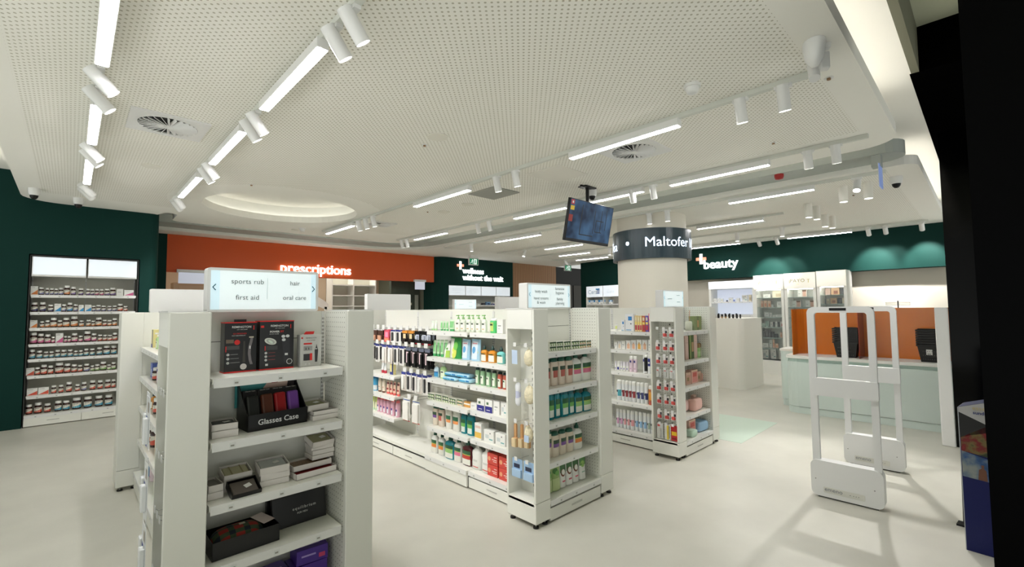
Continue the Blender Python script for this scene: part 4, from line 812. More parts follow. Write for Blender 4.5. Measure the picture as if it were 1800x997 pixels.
# ------------------------------------------------------------------ security gates
def gate(x, y0, y1, label):
    e = empty('security_gate', (x, y1, 0), W90, label, 'security gate'); w = y1-y0; GW = C(226, 227, 226, .35)
    out = rrect(0, w, .02, 1.492, .05, 6); inn = rrect(.05, w-.045, .2, 1.445, .02, 6); n = len(out)
    m = MB()
    for t in (0, 1):
        y = -.018 if t == 0 else .018
        m.add([(p[0], y, p[1]) for p in out]+[(p[0], y, p[1]) for p in inn], [((i, (i+1) % n, n+(i+1) % n, n+i) if t else (n+i, n+(i+1) % n, (i+1) % n, i)) for i in range(n)], GW)
    m.prism(out, -.018, .018, GW, ax='Y', caps=False, smooth=True); m.prism(list(reversed(inn)), -.018, .018, GW, ax='Y', caps=False, smooth=True)
    f = m.build('frame', e)
    md = f.modifiers.new('edge', 'BEVEL'); md.width = .004; md.segments = 2; md.limit_method = 'ANGLE'; md.angle_limit = R(50)
    MB().box(.155, .265, -.0205, -.017, 1.462, 1.482, BLACK, .001).build('sensor_window', e)
    m = MB().prism(rrect(-.012, w+.01, .012, .285, .045, 6), -.045, .045, GW, ax='Y', smooth=False); b = m.build('base_box', e)
    md = b.modifiers.new('soft', 'BEVEL'); md.width = .018; md.segments = 4; md.limit_method = 'ANGLE'; md.angle_limit = R(50)
    MB().box(.03, w-.03, -.03, .03, .0, .014, DARK).build('base_foot', e)
    m = MB().prism(rrect(.02, w+.005, .79, .928, .012, 4), -.036, .02, GW, ax='Y'); b = m.build('cross_panel', e)
    md = b.modifiers.new('soft', 'BEVEL'); md.width = .006; md.segments = 2; md.limit_method = 'ANGLE'; md.angle_limit = R(50)
    MB().prism(rrect(.07, .33, .045, .09, .008, 3), -.0468, -.044, C(214, 214, 206, .4), ax='Y').build('badge_plate', e)
    text('emeno', .042, C(120, 124, 134, .4), e, loc=(.135, -.048, .072), ext=.0004)
    m = MB()
    for dx in (.24, .262, .277, .292): m.cyl((dx, -.0465, .066), (dx, -.0475, .066), .0025, DARK, n=8)
    for dx in (.02, w-.045): m.cyl((dx, -.045, .14), (dx, -.0462, .14), .004, C(110, 110, 110), n=10)
    m.build('indicator', e)
gate(4.335, .595, 1.03, 'white security gate nearest the camera with emeno badge'); gate(5.42, .585, 1.01, 'white security gate seen through the nearer gate, closer to the counter')
bpy.data.objects['security_gate']['label'] = 'white security gate standing nearer the front display'
# leaflet stand
e = empty('display_stand', (4.0, .16, 0), W90+R(-6), 'tall blue leaflet stand with printed photos beside the black shopfront', 'display stand')
def photo(key, cols, sc):
    m = mat(key, (80, 80, 80), .45); nt = m.node_tree; tc = nt.nodes.new('ShaderNodeTexCoord'); n = nt.nodes.new('ShaderNodeTexNoise'); n.inputs['Scale'].default_value = sc; n.inputs['Detail'].default_value = 4
    nt.links.new(tc.outputs['Object'], n.inputs['Vector']); r = nt.nodes.new('ShaderNodeValToRGB'); cr = r.color_ramp
    while len(cr.elements) < len(cols): cr.elements.new(.5)
    for i, c in enumerate(cols): cr.elements[i].position = .32+.36*i/(len(cols)-1); cr.elements[i].color = lin(c)+(1,)
    nt.links.new(n.outputs['Fac'], r.inputs[0]); nt.links.new(r.outputs[0], nt.nodes['Principled BSDF'].inputs['Base Color']); return m
NAVY = C(12, 22, 84, .4, spec=.3)
MB().prism([(0, 0), (.3, 0), (.3, .97), (0, .865)], 0, .2, NAVY, ax='Y').build('body', e)
m = MB(); y = -.001
m.add([(.001, y, .68), (.3, y, .80), (.3, y, .97), (.001, y, .864)], [(0, 1, 2, 3)], C(16, 16, 18))
m.add([(.001, y-.0005, .864), (.3, y-.0005, .97), (.13, y-.0005, .77), (.001, y-.0005, .835)], [(0, 1, 2, 3)], C(176, 176, 176))
m.build('top_print', e)
m = MB(); m.add([(.003, y, .60), (.3, y, .55), (.3, y, .80), (.12, y, .765), (.003, y, .68)], [(0, 1, 2, 3, 4)], photo('berry_photo', [(30, 50, 26), (110, 96, 50), (110, 14, 18), (140, 30, 30)], 16)); m.build('photo_print', e)['label'] = 'red and green photo print'
m = MB(); m.add([(.003, y, .445), (.3, y, .42), (.3, y, .52), (.003, y, .60)], [(0, 1, 2, 3)], photo('beach_photo', [(30, 50, 44), (40, 80, 130), (130, 140, 140), (160, 160, 152)], 7))
m.add([(.07, y-.0006, .44), (.11, y-.0006, .437), (.107, y-.0006, .5), (.097, y-.0006, .51), (.099, y-.0006, .53), (.086, y-.0006, .53), (.087, y-.0006, .51), (.075, y-.0006, .50)], [(0, 1, 2, 3, 4, 5, 6, 7)], C(110, 70, 50)); m.build('photo_print', e)['label'] = 'pale beach photo print'
text('essen', .034, C(196, 180, 120), e, loc=(.1, -.003, .868), ext=.0003, rz=0); text('sundre', .026, C(40, 50, 110), e, loc=(.1, -.003, .84), ext=.0003, bold=.0006)
MB().box(-.004, 0, .0, .2, .0, .862, C(180, 184, 186, .4)).build('edge_strip', e)
m = MB(); m.tube([(-.01, .12, .45), (-.06, .42, .01)], .012, BLACK); m.tube([(-.06, .42, .01), (-.03, .3, .01)], .01, BLACK).box(-.1, -.06, .38, .46, 0, .012, BLACK).build('rear_strut', e)
# ================================================================== PRODUCTS
CAPW = C(236, 236, 232, .35); BROWN = C(52, 24, 18, .15); INKD = C(60, 60, 62, .5); TXT = C(150, 152, 150, .5)
CC = dict(N=(34, 36, 96), B=(120, 124, 170), P=(110, 84, 150), K=(200, 90, 140), O=(216, 128, 60), T=(60, 150, 180), R=(206, 84, 62), G=(130, 176, 100), C=(50, 150, 210))
CN = dict(N='navy', B='lavender', P='purple', K='pink', O='orange', T='teal', R='red', G='green', C='blue')
CREAM = C(226, 222, 210, .5)
SPEC = {}       # kind -> (object name, category, description)
def jar(c):
    w, h = .06, .1; prof = [(.96, 0), (1, .004), (1, .062), (.94, .070), (.80, .076), (.78, .08)]
    r = MB().lathe(prof, BROWN, w, w, 20).build('supplement_jar')
    MB().lathe([(.86, .077), (.88, .079), (.88, .097), (.82, .1)], CAPW, w, w, 20).build('cap', r)
    m = MB().patch(prof, .012, .056, -100, 100, CREAM, w, w); m.patch(prof, .012, .030, -80, 100, C(*CC[c], .5), w, w, off=.001, slant=.022)
    m.patch(prof, .046, .05, -45, 20, INKD, w, w, off=.0012); m.build('label', r); return r, w, h
def cartonp(w, h, d, base, prints, name='carton', lid=None):
    r = MB().box(-w/2, w/2, -d/2, d/2, 0, h, base, .0012).build(name)
    m = MB()
    for k, (u0, v0, u1, v1, c) in enumerate(prints): m.rect(-w/2+u0*w, -w/2+u1*w, v0*h, v1*h, -d/2-.0005-.00015*k, c)
    if prints: m.build('print', r)
    return r, w, h
def tri(m, w, h, d, pts, c, k=1): m.add([(-w/2+u*w, -d/2-.0005-.0002*k, v*h) for u, v in pts], [tuple(range(len(pts)))], c); return m
def carton(c):
    r, w, h = cartonp(.1, .1, .05, CAPW, [(.1, .8, .6, .84, TXT)], 'supplement_box'); m = MB(); tri(m, w, h, .05, [(0.02, .05), (.98, .05), (.98, .6)], C(*CC[c], .5)); m.build('swoosh', r); return r, w, h
def pumpb(body, capc, labels, w=.08, d=.045, h=.2, bare=False, name='pump_bottle', frac=.72):
    """flat oval bottle with a pump or a small round cap"""
    b = h*frac; prof = [(.88, 0), (.98, .006), (1, b*.3), (.94, b*.55), (1, b*.8), (.9, b*.93), (.35, b*1.04), (.3, b*1.08)]
    r = MB().lathe(prof, body, w, d, 24, sq=2.6).build(name)
    m = MB(); z = b*1.06
    if bare: m.lathe([(.42, z), (.44, z+.004), (.40, z+.02), (.22, z+.03), (.16, h-.002), (.1, h)], capc, w*.8, w*.8, 16)
    else:
        m.cyl((0, 0, z), (0, 0, z+.016), .015, capc).cyl((0, 0, z+.016), (0, 0, h-.012), .005, capc, n=10).box(-.012, .012, -.03, .01, h-.014, h, capc, .003)
    m.build('pump' if not bare else 'cap', r)
    m = MB()
    for k, (z0, z1, a0, a1, c) in enumerate(labels): m.patch(prof, z0*b, z1*b, a0, a1, c, w, d, off=.0006+.0003*k, sq=2.6)
    m.build('label', r); return r, w, h
def flip(body, capc, labels, name='shower_bottle', w=.07, h=.2, upside=False):
    """hourglass lotion bottle with a domed green cap"""
    d = .045; b = h*.84; prof = [(.9, 0), (.95, .004), (.92, b*.25), (.95, b*.5), (1, b*.78), (.94, b*.95), (.84, b)]
    r = MB().lathe(prof, body, w, d, 24, sq=2.3).build(name)
    MB().lathe([(.84, b), (.86, b+.004), (.82, h-.012), (.6, h-.003), (0.01, h)], capc, w, d, 20).build('cap', r)
    m = MB()
    for k, (z0, z1, a0, a1, c) in enumerate(labels): m.patch(prof, z0*b, z1*b, a0, a1, c, w, d, off=.0006+.0003*k, sq=2.3)
    m.build('label', r); return r, w, h
def pouch(body, prints, name='refill_pouch', w=.09, h=.17):
    d = .05; vs = []; nz = 8; nx = 8
    for s in (-1, 1):
        for j in range(nz+1):
            v = j/nz; t = d/2*(1-v)**.6*(1 if v < 1 else 0)
            for i in range(nx+1): u = i/nx*2-1; vs.append((u*w/2*(1-.06*math.sin(pi*v)), s*max(t*math.sqrt(max(0, 1-u*u*.96)), .0012), v*h))
    k = (nx+1)*(nz+1); fs = []
    for j in range(nz):
        for i in range(nx):
            a = j*(nx+1)+i; fs.append((a, a+1, a+nx+2, a+nx+1)); a += k; fs.append((a, a+nx+1, a+nx+2, a+1))
    for j in range(nz): a = j*(nx+1); fs += [(a, a+nx+1, a+k+nx+1, a+k), (a+nx, a+k+nx, a+k+2*nx+1, a+2*nx+1)]
    r = MB().add(vs, fs, body, True).build(name); m = MB()
    def P(u, v):
        t = d/2*(1-v)**.6; uu_ = u*2-1; return (uu_*w/2*(1-.06*sin(pi*v)), -max(t*math.sqrt(max(0, 1-uu_*uu_*.96)), .0012)-.0015, v*h)
    for q, (kind, c, *a) in enumerate(prints):
        if kind == 'r':
            u0, v0, u1, v1 = a; n = 6; pv = [(lambda p: (p[0], p[1]-.0004*q, p[2]))(P(u0+(u1-u0)*i/n, v0+(v1-v0)*j/n)) for j in range(n+1) for i in range(n+1)]
            m.add(pv, [(j*(n+1)+i, j*(n+1)+i+1, (j+1)*(n+1)+i+1, (j+1)*(n+1)+i) for j in range(n) for i in range(n)], c, True)
        else:
            cu, cv, ru, rv = a; pv = [(lambda p: (p[0], p[1]-.0004*q, p[2]))(P(cu, cv))]+[(lambda p: (p[0], p[1]-.0004*q, p[2]))(P(min(.97, max(.03, cu+ru*cos(2*pi*i/14))), min(.97, max(.02, cv+rv*sin(2*pi*i/14))))) for i in range(14)]
            m.add(pv, [(0, 1+i, 1+(i+1) % 14) for i in range(14)], c, True)
    m.build('print', r); return r, w, h
def can(body, capc, labels, name='aerosol_can', w=.05, h=.2, capfrac=.16, dome=True):
    b = h*(1-capfrac); prof = [(.94, 0), (1, .004), (1, b*.94), (.9, b)]
    r = MB().lathe(prof, body, w, w, 22).build(name); MB().lathe([(.96, b*.95), (.96, h-.012), (.8, h-.003), (.01, h)] if dome else [(.9, b), (.9, h), (.88, h)], capc, w, w, 20).build('cap', r)
    m = MB()
    for k, (z0, z1, a0, a1, c) in enumerate(labels): m.patch(prof, z0*b, z1*b, a0, a1, c, w, w, off=.0006+.0003*k)
    m.build('label', r); return r, w, h
def tube(body, capc, labels, name='cosmetic_tube', w=.045, h=.14, cap=.16):
    d = .03; n = 16; vs = []; nz = 6; z0 = h*cap
    for j in range(nz+1):
        v = j/nz
        for i in range(n): a = 2*pi*i/n; vs.append((cos(a)*w/2*(.82+.18*v), sin(a)*max(d/2*(1-v), .001), z0+(h-z0)*v))
    r = MB().add(vs, [(j*n+i, j*n+(i+1) % n, (j+1)*n+(i+1) % n, (j+1)*n+i) for j in range(nz) for i in range(n)]+[tuple(range(nz*n, nz*n+n))], body, True).build(name)
    MB().lathe([(.8, 0), (.82, .002), (.82, z0), (.7, z0+.001)], capc, w, d, 16).build('cap', r)
    m = MB()
    for k, (v0, v1, c) in enumerate(labels):
        q = []
        for v in (v0, v1):
            for i in range(5): a = R(-140+100*i/4+0); q.append((cos(a)*w/2*(.82+.18*v)*1.01, sin(a)*max(d/2*(1-v), .001)-.0008-.0003*k, z0+(h-z0)*v))
        m.add(q, [(i, i+1, i+6, i+5) for i in range(4)], c, True)
    m.build('label', r); return r, w, h
def soap(a, b_):
    w, h, d = .1, .06, .06; r = MB().box(-w/2, w/2, -d/2, d/2, 0, .029, C(232, 232, 218, .4), .002).build('soap_multipack')
    MB().box(-w/2+.001, w/2-.001, -d/2, d/2, .030, .059, C(232, 232, 218, .4), .002).build('upper_pack', r)
    m = MB()
    for z in (.0, .03):
        for i in range(3):
            x = -w/2+.006+i*.032; m.add([(x, -d/2-.0006, z+.026), (x+.014, -d/2-.0006, z+.008), (x+.03, -d/2-.0006, z+.026)], [(0, 1, 2)], C(*a)); m.rect(x+.012, x+.024, z+.003, z+.012, -d/2-.0008, C(*b_))
        m.rect(-w/2+.002, w/2-.002, z+.019, z+.028, -d/2-.0012, C(30, 66, 36))
    m.build('print', r); return r, w, .06
def flatpack(name, base, c1, c2, w=.22, h=.035, d=.11):
    b = bmesh.new(); bmesh.ops.create_uvsphere(b, u_segments=20, v_segments=10, radius=.5)
    vs = []
    for v in b.verts: x, y, z = v.co*2; vs.append((math.copysign(abs(x)**.35, x)*w/2, math.copysign(abs(y)**.35, y)*d/2, h/2+math.copysign(abs(z)**.7, z)*h/2))
    r = MB().add(vs, [[v.index for v in f.verts] for f in b.faces], base, True).build(name); b.free()
    m = MB(); m.rect(-w*.4, w*.1, h*.3, h*.62, -d/2-.001, c1).rect(w*.15, w*.4, h*.35, h*.7, -d/2-.0012, c2).add([(-w*.35, -d*.25, h+.0006), (w*.35, -d*.25, h+.0006), (w*.35, d*.2, h+.0006), (-w*.35, d*.2, h+.0006)], [(0, 1, 2, 3)], c1)
    m.build('print', r); return r, w, h
GC = C(20, 84, 66, .3)      # green caps
W_ = C(240, 240, 236, .3); LG = C(150, 206, 130, .45)
def deo(c, body=(236, 238, 240)): return can(C(*body, .3), W_, [(.25, .62, -10, 70, C(*c)), (.48, .6, -50, -5, C(40, 40, 60))], 'deodorant_can')
KIND = {}
for c in 'NBPKOTRG': KIND['jar'+c] = (lambda c=c: jar(c), 'jar', 'brown jar, %s label' % CN[c])
KIND['jarC'] = (lambda: jar('C'), 'jar', 'brown jar, blue label')
KIND['cartonW'] = (lambda: cartonp(.1, .1, .05, CAPW, [(.2, .5, .7, .56, TXT)], 'supplement_box'), 'box', 'plain white supplement box')
for c in 'OCKR': KIND['carton'+c] = (lambda c=c: carton(c), 'box', 'white box, %s swoosh' % CN[c])
BX = lambda n, base, pr, d=.05, w=.1, h=.1: (lambda: cartonp(w, h, d, base, pr, n))
def K(key, fn, cat, desc): KIND[key] = (fn, cat, desc)
K('tubeCG', lambda: tube(C(226, 236, 222, .3), LG, [(.2, .7, C(238, 240, 232))]), 'tube', 'clear tube, green cap')
K('tubeGW', lambda: tube(C(196, 224, 190, .4), C(60, 160, 90, .35), [(.15, .8, C(130, 196, 130))]), 'tube', 'pale green tube')
K('pumpG', lambda: pumpb(C(226, 234, 218, .25), C(150, 206, 130, .35), [(.15, .85, -70, 70, C(242, 242, 236)), (.6, .72, -30, 20, C(60, 80, 60)), (.2, .3, -20, 20, C(210, 190, 150))]), 'bottle', 'clear bottle, green pump')
K('bottleGreen', lambda: flip(C(80, 190, 110, .25), W_, [(.15, .85, -70, 20, C(200, 220, 120)), (.6, .75, -50, 10, C(40, 60, 40))]), 'bottle', 'bright green bottle')
K('boxWhite', BX('white_box', W_, [(.2, .5, .7, .58, TXT), (.2, .3, .5, .35, C(190, 196, 196))]), 'box', 'plain white box')
K('boxWhiteB', BX('white_box', W_, [(.15, .3, .5, .62, C(206, 212, 212)), (.55, .2, .9, .3, C(120, 180, 180)), (.6, .7, .7, .8, C(90, 90, 96))]), 'box', 'white box, grey print')
K('pouchLime', lambda: pouch(W_, [('r', C(170, 206, 90), .5, .02, .95, .5), ('o', C(90, 160, 70), .6, .62, .12, .08)]), 'pouch', 'white pouch, lime panel')
K('pouchGreen', lambda: pouch(C(50, 150, 70, .35), [('r', W_, .04, .02, .4, .95), ('o', C(214, 220, 100), .5, .3, .22, .3), ('o', C(120, 200, 90), .6, .6, .2, .2)]), 'pouch', 'green and white pouch')
K('pouchBlue', lambda: pouch(C(170, 212, 236, .4), [('r', C(222, 234, 244), .08, .08, .8, .9), ('o', C(90, 160, 210), .42, .5, .2, .16), ('r', C(220, 130, 140), .2, .78, .7, .82)]), 'pouch', 'pale blue refill pouch')
def wash(body): return lambda: pumpb(body, C(22, 60, 58, .35), [(.08, .62, -48, 48, C(236, 236, 222)), (.66, .74, -40, 30, C(40, 70, 50))], w=.085, d=.05, h=.15, bare=True, name='hand_wash_bottle', frac=.68)
K('washClear', wash(C(196, 216, 190, .15)), 'bottle', 'clear green hand wash'); K('washOrange', wash(C(214, 140, 40, .15)), 'bottle', 'orange hand wash'); K('washTeal', wash(C(120, 200, 196, .15)), 'bottle', 'teal hand wash')
K('bottleBlue', lambda: pumpb(C(200, 226, 240, .2), W_, [(.1, .5, -60, 60, C(50, 140, 190)), (.5, .6, -60, 60, C(30, 70, 140))], h=.14), 'bottle', 'blue and white pump bottle')
K('bottleLime', lambda: pumpb(C(190, 226, 160, .2), W_, [(.1, .7, -50, 50, C(226, 236, 210)), (.5, .62, -20, 20, C(40, 60, 60))], h=.15), 'bottle', 'lime green pump bottle')
K('wipesBlue', lambda: flatpack('wipes_packet', C(176, 218, 236, .35), C(60, 160, 206), C(30, 120, 180)), 'wipes', 'blue wipes packet')
def oval(body): return lambda: flip(body, C(16, 46, 46, .35), [(.12, .68, -40, 40, C(232, 236, 222)), (.5, .62, -30, 10, C(60, 90, 60))], 'mouthwash_bottle', w=.06, h=.19)
K('ovalGreen', oval(C(150, 190, 150, .15)), 'bottle', 'green bottle, dark cap'); K('ovalRed', oval(C(190, 96, 76, .15)), 'bottle', 'red bottle, dark cap')
K('soapPack', lambda: soap((110, 150, 60), (110, 150, 60)), 'soap', 'green printed soap packs'); K('soapPackO', lambda: soap((150, 170, 60), (230, 130, 50)), 'soap', 'orange printed soap packs')
K('packAmber', BX('soap_box', C(206, 150, 70, .4), [(0, .5, 1, .8, W_)]), 'soap', 'amber soap packs')
K('boxNavy', BX('wipes_box', W_, [(0, 0, 1, .48, C(44, 44, 130)), (.2, .6, .5, .8, C(90, 120, 90)), (.2, .15, .7, .2, W_)]), 'box', 'white and navy box')
K('lotionPurple', lambda: flip(C(226, 214, 196, .25), GC, [(.45, .75, -45, 45, C(120, 80, 150)), (.62, .8, -45, 45, C(50, 80, 56))]), 'bottle', 'cream bottle, purple flower')
K('lotionRose', lambda: flip(C(228, 212, 196, .25), GC, [(.35, .68, -35, 30, C(186, 96, 84)), (.64, .8, -45, 45, C(46, 72, 52))]), 'bottle', 'cream bottle, rose flower')
K('showerOrange', lambda: flip(C(238, 236, 228, .3), C(238, 236, 228, .3), [(.4, .62, -50, 50, C(232, 150, 90)), (.58, .82, -40, 50, C(50, 110, 80))], w=.075), 'bottle', 'white bottle, orange print')
K('gelTeal', lambda: flip(C(18, 128, 140, .15), C(16, 100, 110, .2), [(.1, .42, -40, 40, C(226, 236, 228)), (.4, .62, -45, 45, C(110, 180, 90)), (.6, .82, -45, 45, C(30, 100, 60))], w=.078), 'bottle', 'teal shower gel')
def refill(body, fr): return lambda: pumpb(body, GC, [(.06, .4, -50, 50, C(236, 236, 226)), (.36, .6, -50, 50, C(*fr)), (.56, .8, -52, 52, C(36, 88, 56)), (.56, .6, -52, 52, C(180, 200, 90))], w=.09, d=.05, h=.21, bare=True, name='refill_bottle', frac=.74)
K('refillOrange', refill(W_, (222, 130, 60)), 'bottle', 'white refill bottle, orange fruit'); K('refillTeal', refill(C(20, 130, 146, .12), (150, 200, 120)), 'bottle', 'teal refill bottle'); K('refillPink', refill(W_, (222, 120, 150)), 'bottle', 'white refill bottle, pink flowers'); K('refillRed', refill(C(84, 24, 30, .12), (190, 60, 50)), 'bottle', 'dark red refill bottle')
K('pumpWhite', lambda: pumpb(W_, W_, [(.12, .16, -30, 30, C(210, 60, 60)), (.4, .5, -20, 20, C(214, 214, 210))], w=.09, d=.055, h=.2, name='lotion_bottle'), 'bottle', 'white pump lotion')
K('boxAmber', BX('tissue_box', W_, [(0, .1, 1, .45, C(230, 190, 90)), (.1, .7, .9, .85, C(226, 200, 190))], .1), 'box', 'white and amber box')
K('pouchAloe', lambda: pouch(C(150, 180, 110, .35), [('r', C(190, 206, 150), .05, .02, .95, .5), ('o', C(60, 120, 50), .4, .8, .3, .12), ('o', C(110, 170, 80), .6, .7, .26, .1)]), 'pouch', 'green aloe refill pouch')
K('pouchCoco', lambda: pouch(W_, [('r', C(60, 110, 60), .04, .6, .96, .97), ('o', C(120, 70, 46), .45, .6, .36, .16), ('o', C(244, 242, 236), .5, .63, .28, .12), ('r', C(220, 110, 130), .25, .22, .75, .28)]), 'pouch', 'white coconut refill pouch')
K('pouchCocoW', lambda: pouch(W_, [('r', C(90, 140, 80), .04, .6, .96, .97), ('o', C(150, 190, 100), .45, .66, .3, .14), ('r', C(150, 190, 170), .25, .3, .75, .34)]), 'pouch', 'white leaf refill pouch')
K('boxOlive', BX('gift_box', C(134, 148, 96, .5), [(.55, 0, 1, 1, C(110, 122, 78)), (.62, .2, .92, .7, C(196, 150, 100))]), 'box', 'olive green gift box')
K('boxOliveTall', BX('gift_box', C(90, 112, 66, .5), [(.0, 0, .3, 1, C(150, 168, 100)), (.45, .3, .9, .7, C(196, 160, 120))]), 'box', 'tall olive green box')
K('boxPink', BX('gift_box', C(230, 198, 186, .5), [(.1, .7, .9, .72, C(206, 170, 160))]), 'box', 'pale pink box')
K('bottleMint', lambda: can(C(170, 214, 140, .2), C(150, 120, 80, .3), [(.1, .6, -60, 60, C(190, 224, 160))], 'perfume_bottle', .05, .13, .3), 'bottle', 'mint green bottle')
K('bottleSand', lambda: can(C(214, 216, 196, .2), C(150, 130, 100, .3), [(.1, .6, -60, 60, C(226, 224, 210))], 'perfume_bottle', .05, .13, .3), 'bottle', 'pale sand bottle')
K('giftPink', BX('gift_box', C(224, 190, 170, .5), [(.1, .1, .9, .8, C(206, 160, 140)), (.2, .3, .6, .6, C(150, 130, 90))]), 'box', 'pink and tan gift box')
K('giftPinkTall', BX('gift_box', C(232, 190, 176, .5), [(.1, .1, .9, .9, C(226, 150, 140)), (.2, .5, .8, .8, C(206, 90, 80)), (.05, .9, .95, .97, C(236, 220, 180))]), 'box', 'coral bath gift box')
K('tubeLime', lambda: tube(W_, W_, [(.1, .6, C(226, 236, 150))]), 'tube', 'white tube, lime label')
K('cartonBlueCap', BX('sunscreen_carton', C(240, 242, 244, .4), [(.35, .62, .8, .85, C(46, 130, 196)), (.1, .05, .7, .1, C(120, 180, 220)), (.6, .4, .75, .46, C(60, 60, 80))]), 'carton', 'white carton, blue square')
for k_, c_, nm in (('bookCream', (236, 214, 160), 'cream'), ('bookRed', (206, 110, 70), 'red and orange'), ('bookBlue', (110, 100, 190), 'blue and orange'), ('bookPink', (226, 90, 140), 'bright pink')):
    K(k_, BX('tall_carton', C(*c_, .45), [(.1, .1, .9, .4, C(190, 60, 80)), (.1, .45, .9, .6, C(240, 220, 120)), (.2, .7, .8, .9, C(240, 230, 200))]), 'carton', nm+' tall carton')
for k_, c_, nm in (('boxPeach', (226, 180, 150), 'peach pattern'), ('boxPeachO', (232, 180, 90), 'orange pattern'), ('boxPeachW', (232, 214, 190), 'pale peach mark')):
    K(k_, BX('skincare_box', C(238, 238, 236, .4), [(.2, .1, .8, .6, C(*c_)), (.4, .55, .6, .75, C(*c_))]), 'box', 'white box, '+nm)
K('rollon', lambda: can(W_, C(236, 232, 240, .3), [(.3, .6, -30, 30, C(160, 150, 190))], 'roll_on_deodorant', .04, .1, .45), 'deodorant', 'white roll-on deodorant')
K('rollonB', lambda: can(W_, W_, [(.2, .7, -40, 40, C(60, 60, 130))], 'roll_on_deodorant', .04, .1, .45), 'deodorant', 'navy printed roll-on deodorant')
K('aeroPink', lambda: can(C(236, 216, 228, .3), W_, [(.7, .86, -28, 28, C(60, 60, 140)), (.2, .3, -28, 28, C(214, 170, 200))]), 'deodorant', 'pink aerosol deodorant')
K('aeroBlack', lambda: can(C(230, 230, 232, .3), W_, [(.0, .95, 0, 90, C(16, 16, 20)), (.7, .86, -50, 0, C(60, 60, 140))]), 'deodorant', 'black and white aerosol deodorant')
K('aeroNavy', lambda: can(C(236, 238, 240, .3), W_, [(.45, .9, -50, 50, C(50, 56, 140)), (.6, .7, -30, 30, W_)]), 'deodorant', 'navy and white aerosol deodorant')
K('aeroOrange', lambda: can(C(186, 110, 60, .3), W_, [(.3, .8, -50, 50, C(226, 160, 60)), (0, .25, -60, 60, C(190, 90, 70))]), 'deodorant', 'amber spray can')
for k_, c_, nm in (('deoTeal', (90, 180, 196), 'teal'), ('deoRed', (150, 60, 66), 'dark red'), ('deoNavy', (60, 66, 120), 'navy'), ('deoPink', (214, 160, 196), 'pink'), ('deoRose', (226, 160, 166), 'rose'), ('deoSky', (150, 190, 226), 'sky blue'), ('deoSage', (170, 186, 170), 'sage')):
    K(k_, (lambda c_=c_: deo(c_)), 'deodorant', 'white deodorant can, %s panel' % nm)
for k_, c_, pr, nm in (('boxCream', (232, 222, 200), (206, 190, 160), 'cream box'), ('boxPeachS', (236, 196, 170), (226, 150, 120), 'peach box'), ('boxMint', (200, 222, 210), (170, 200, 190), 'mint box'), ('boxInk', (64, 62, 70), (90, 90, 100), 'dark ink box'), ('boxInkS', (40, 40, 44), (90, 90, 100), 'small black box'), ('boxRedW', (238, 234, 230), (186, 50, 50), 'white and red box'), ('boxTan', (222, 180, 140), (150, 90, 70), 'tan box'), ('boxSlate', (130, 140, 150), (170, 176, 180), 'slate box'), ('boxNavyS', (90, 110, 190), (200, 204, 230), 'small blue box'), ('boxSky', (130, 170, 210), (60, 80, 130), 'sky blue box')):
    K(k_, BX('cosmetic_box', C(*c_, .4), [(.3, .15, .8, .6, C(*pr))]), 'box', nm)
K('boxFace', BX('display_card', W_, [(.45, .0, .98, 1, C(226, 214, 208)), (.55, .05, .9, .8, C(222, 176, 156)), (.52, .75, .92, .97, C(110, 70, 50)), (.08, .4, .3, .46, TXT)], .03), 'display card', 'white card with face picture')
K('boxBlueTop', BX('skincare_box', W_, [(0, .5, 1, 1, C(50, 140, 200)), (.25, .55, .8, .9, C(226, 236, 244)), (.3, .1, .6, .2, TXT)]), 'box', 'white box, blue top')
PROTO = {}
def place(kind, loc, rz, w, h, label, cat=None, group=None):
    if kind not in PROTO:
        r, w0, h0 = KIND[kind][0](); PROTO[kind] = (r, w0, h0); o = r
    else: o = copy_tree(PROTO[kind][0])
    _, w0, h0 = PROTO[kind]; o.location = loc; o.rotation_euler = (0, 0, rz)
    sx = w/w0; o.scale = (sx, min(1.3, max(.6, sx)), h/h0)
    tag(o, label, cat or KIND[kind][1], group); return o
GRP = {}
for unit, sh, ax, plane, z, items in ROWS:
    for i, (k, s, w, h) in enumerate(items):
        if unit == 'body wash endcap': s = 2.475+(s-2.475)*.945
        if unit == 'gift endcap': s = 4.5+(s-4.5)*.93
        w *= 1.0 if k[:4] in ('loti', 'gelT', 'refi', 'show', 'pouc', 'oval', 'pump') else .95; h = max(h, .03)
        dd = .055*min(1.3, max(.6, w/.08)) if not k.startswith(('soap', 'wipes', 'box')) else .04
        dp = .035 if dd > .04 else .03
        loc = (s, plane+dp, z+.001) if ax == 'N' else (plane+dp, s, z+.001)
        if unit == 'skincare unit beside the column': loc = (loc[0]+(9.0-s)*-.13, s, loc[2])
        place(k, loc, 0 if ax == 'N' else W90, w, h, '%s, %s from left, %s shelf, %s' % (KIND[k][2], ORD[i], sh, unit), group='goods on the %s shelf of the %s' % (sh, unit))
# spare stock stacked on those already standing: second deck of wipes and red soap cartons
for i, (s, w) in enumerate(((3.42, .2), (3.25, .18))): place('wipesBlue', (2.55, s, .893+.0), W90, w, .034, 'blue wipes packet lying on top of another, %s from left, third shelf' % ORD[i])
def redsoap():
    w, h, d = .13, .09, .09; r = MB().box(-w/2, w/2, -d/2, d/2, 0, h, C(208, 70, 60, .35), .003).build('red_soap_box'); m = MB()
    m.cyl((-w*.3, -d/2, h*.5), (-w*.3, -d/2-.0008, h*.5), .018, C(226, 160, 120), n=18).rect(-.005, w*.42, h*.45, h*.52, -d/2-.0008, C(240, 220, 214)).rect(.01, w*.42, h*.3, h*.36, -d/2-.0008, C(240, 220, 214)).rect(.02, w*.42, h*.68, h*.74, -d/2-.0008, C(240, 220, 214)); m.build('print', r); return r, w, h
KIND['redsoap'] = (redsoap, 'box', 'red soap box')
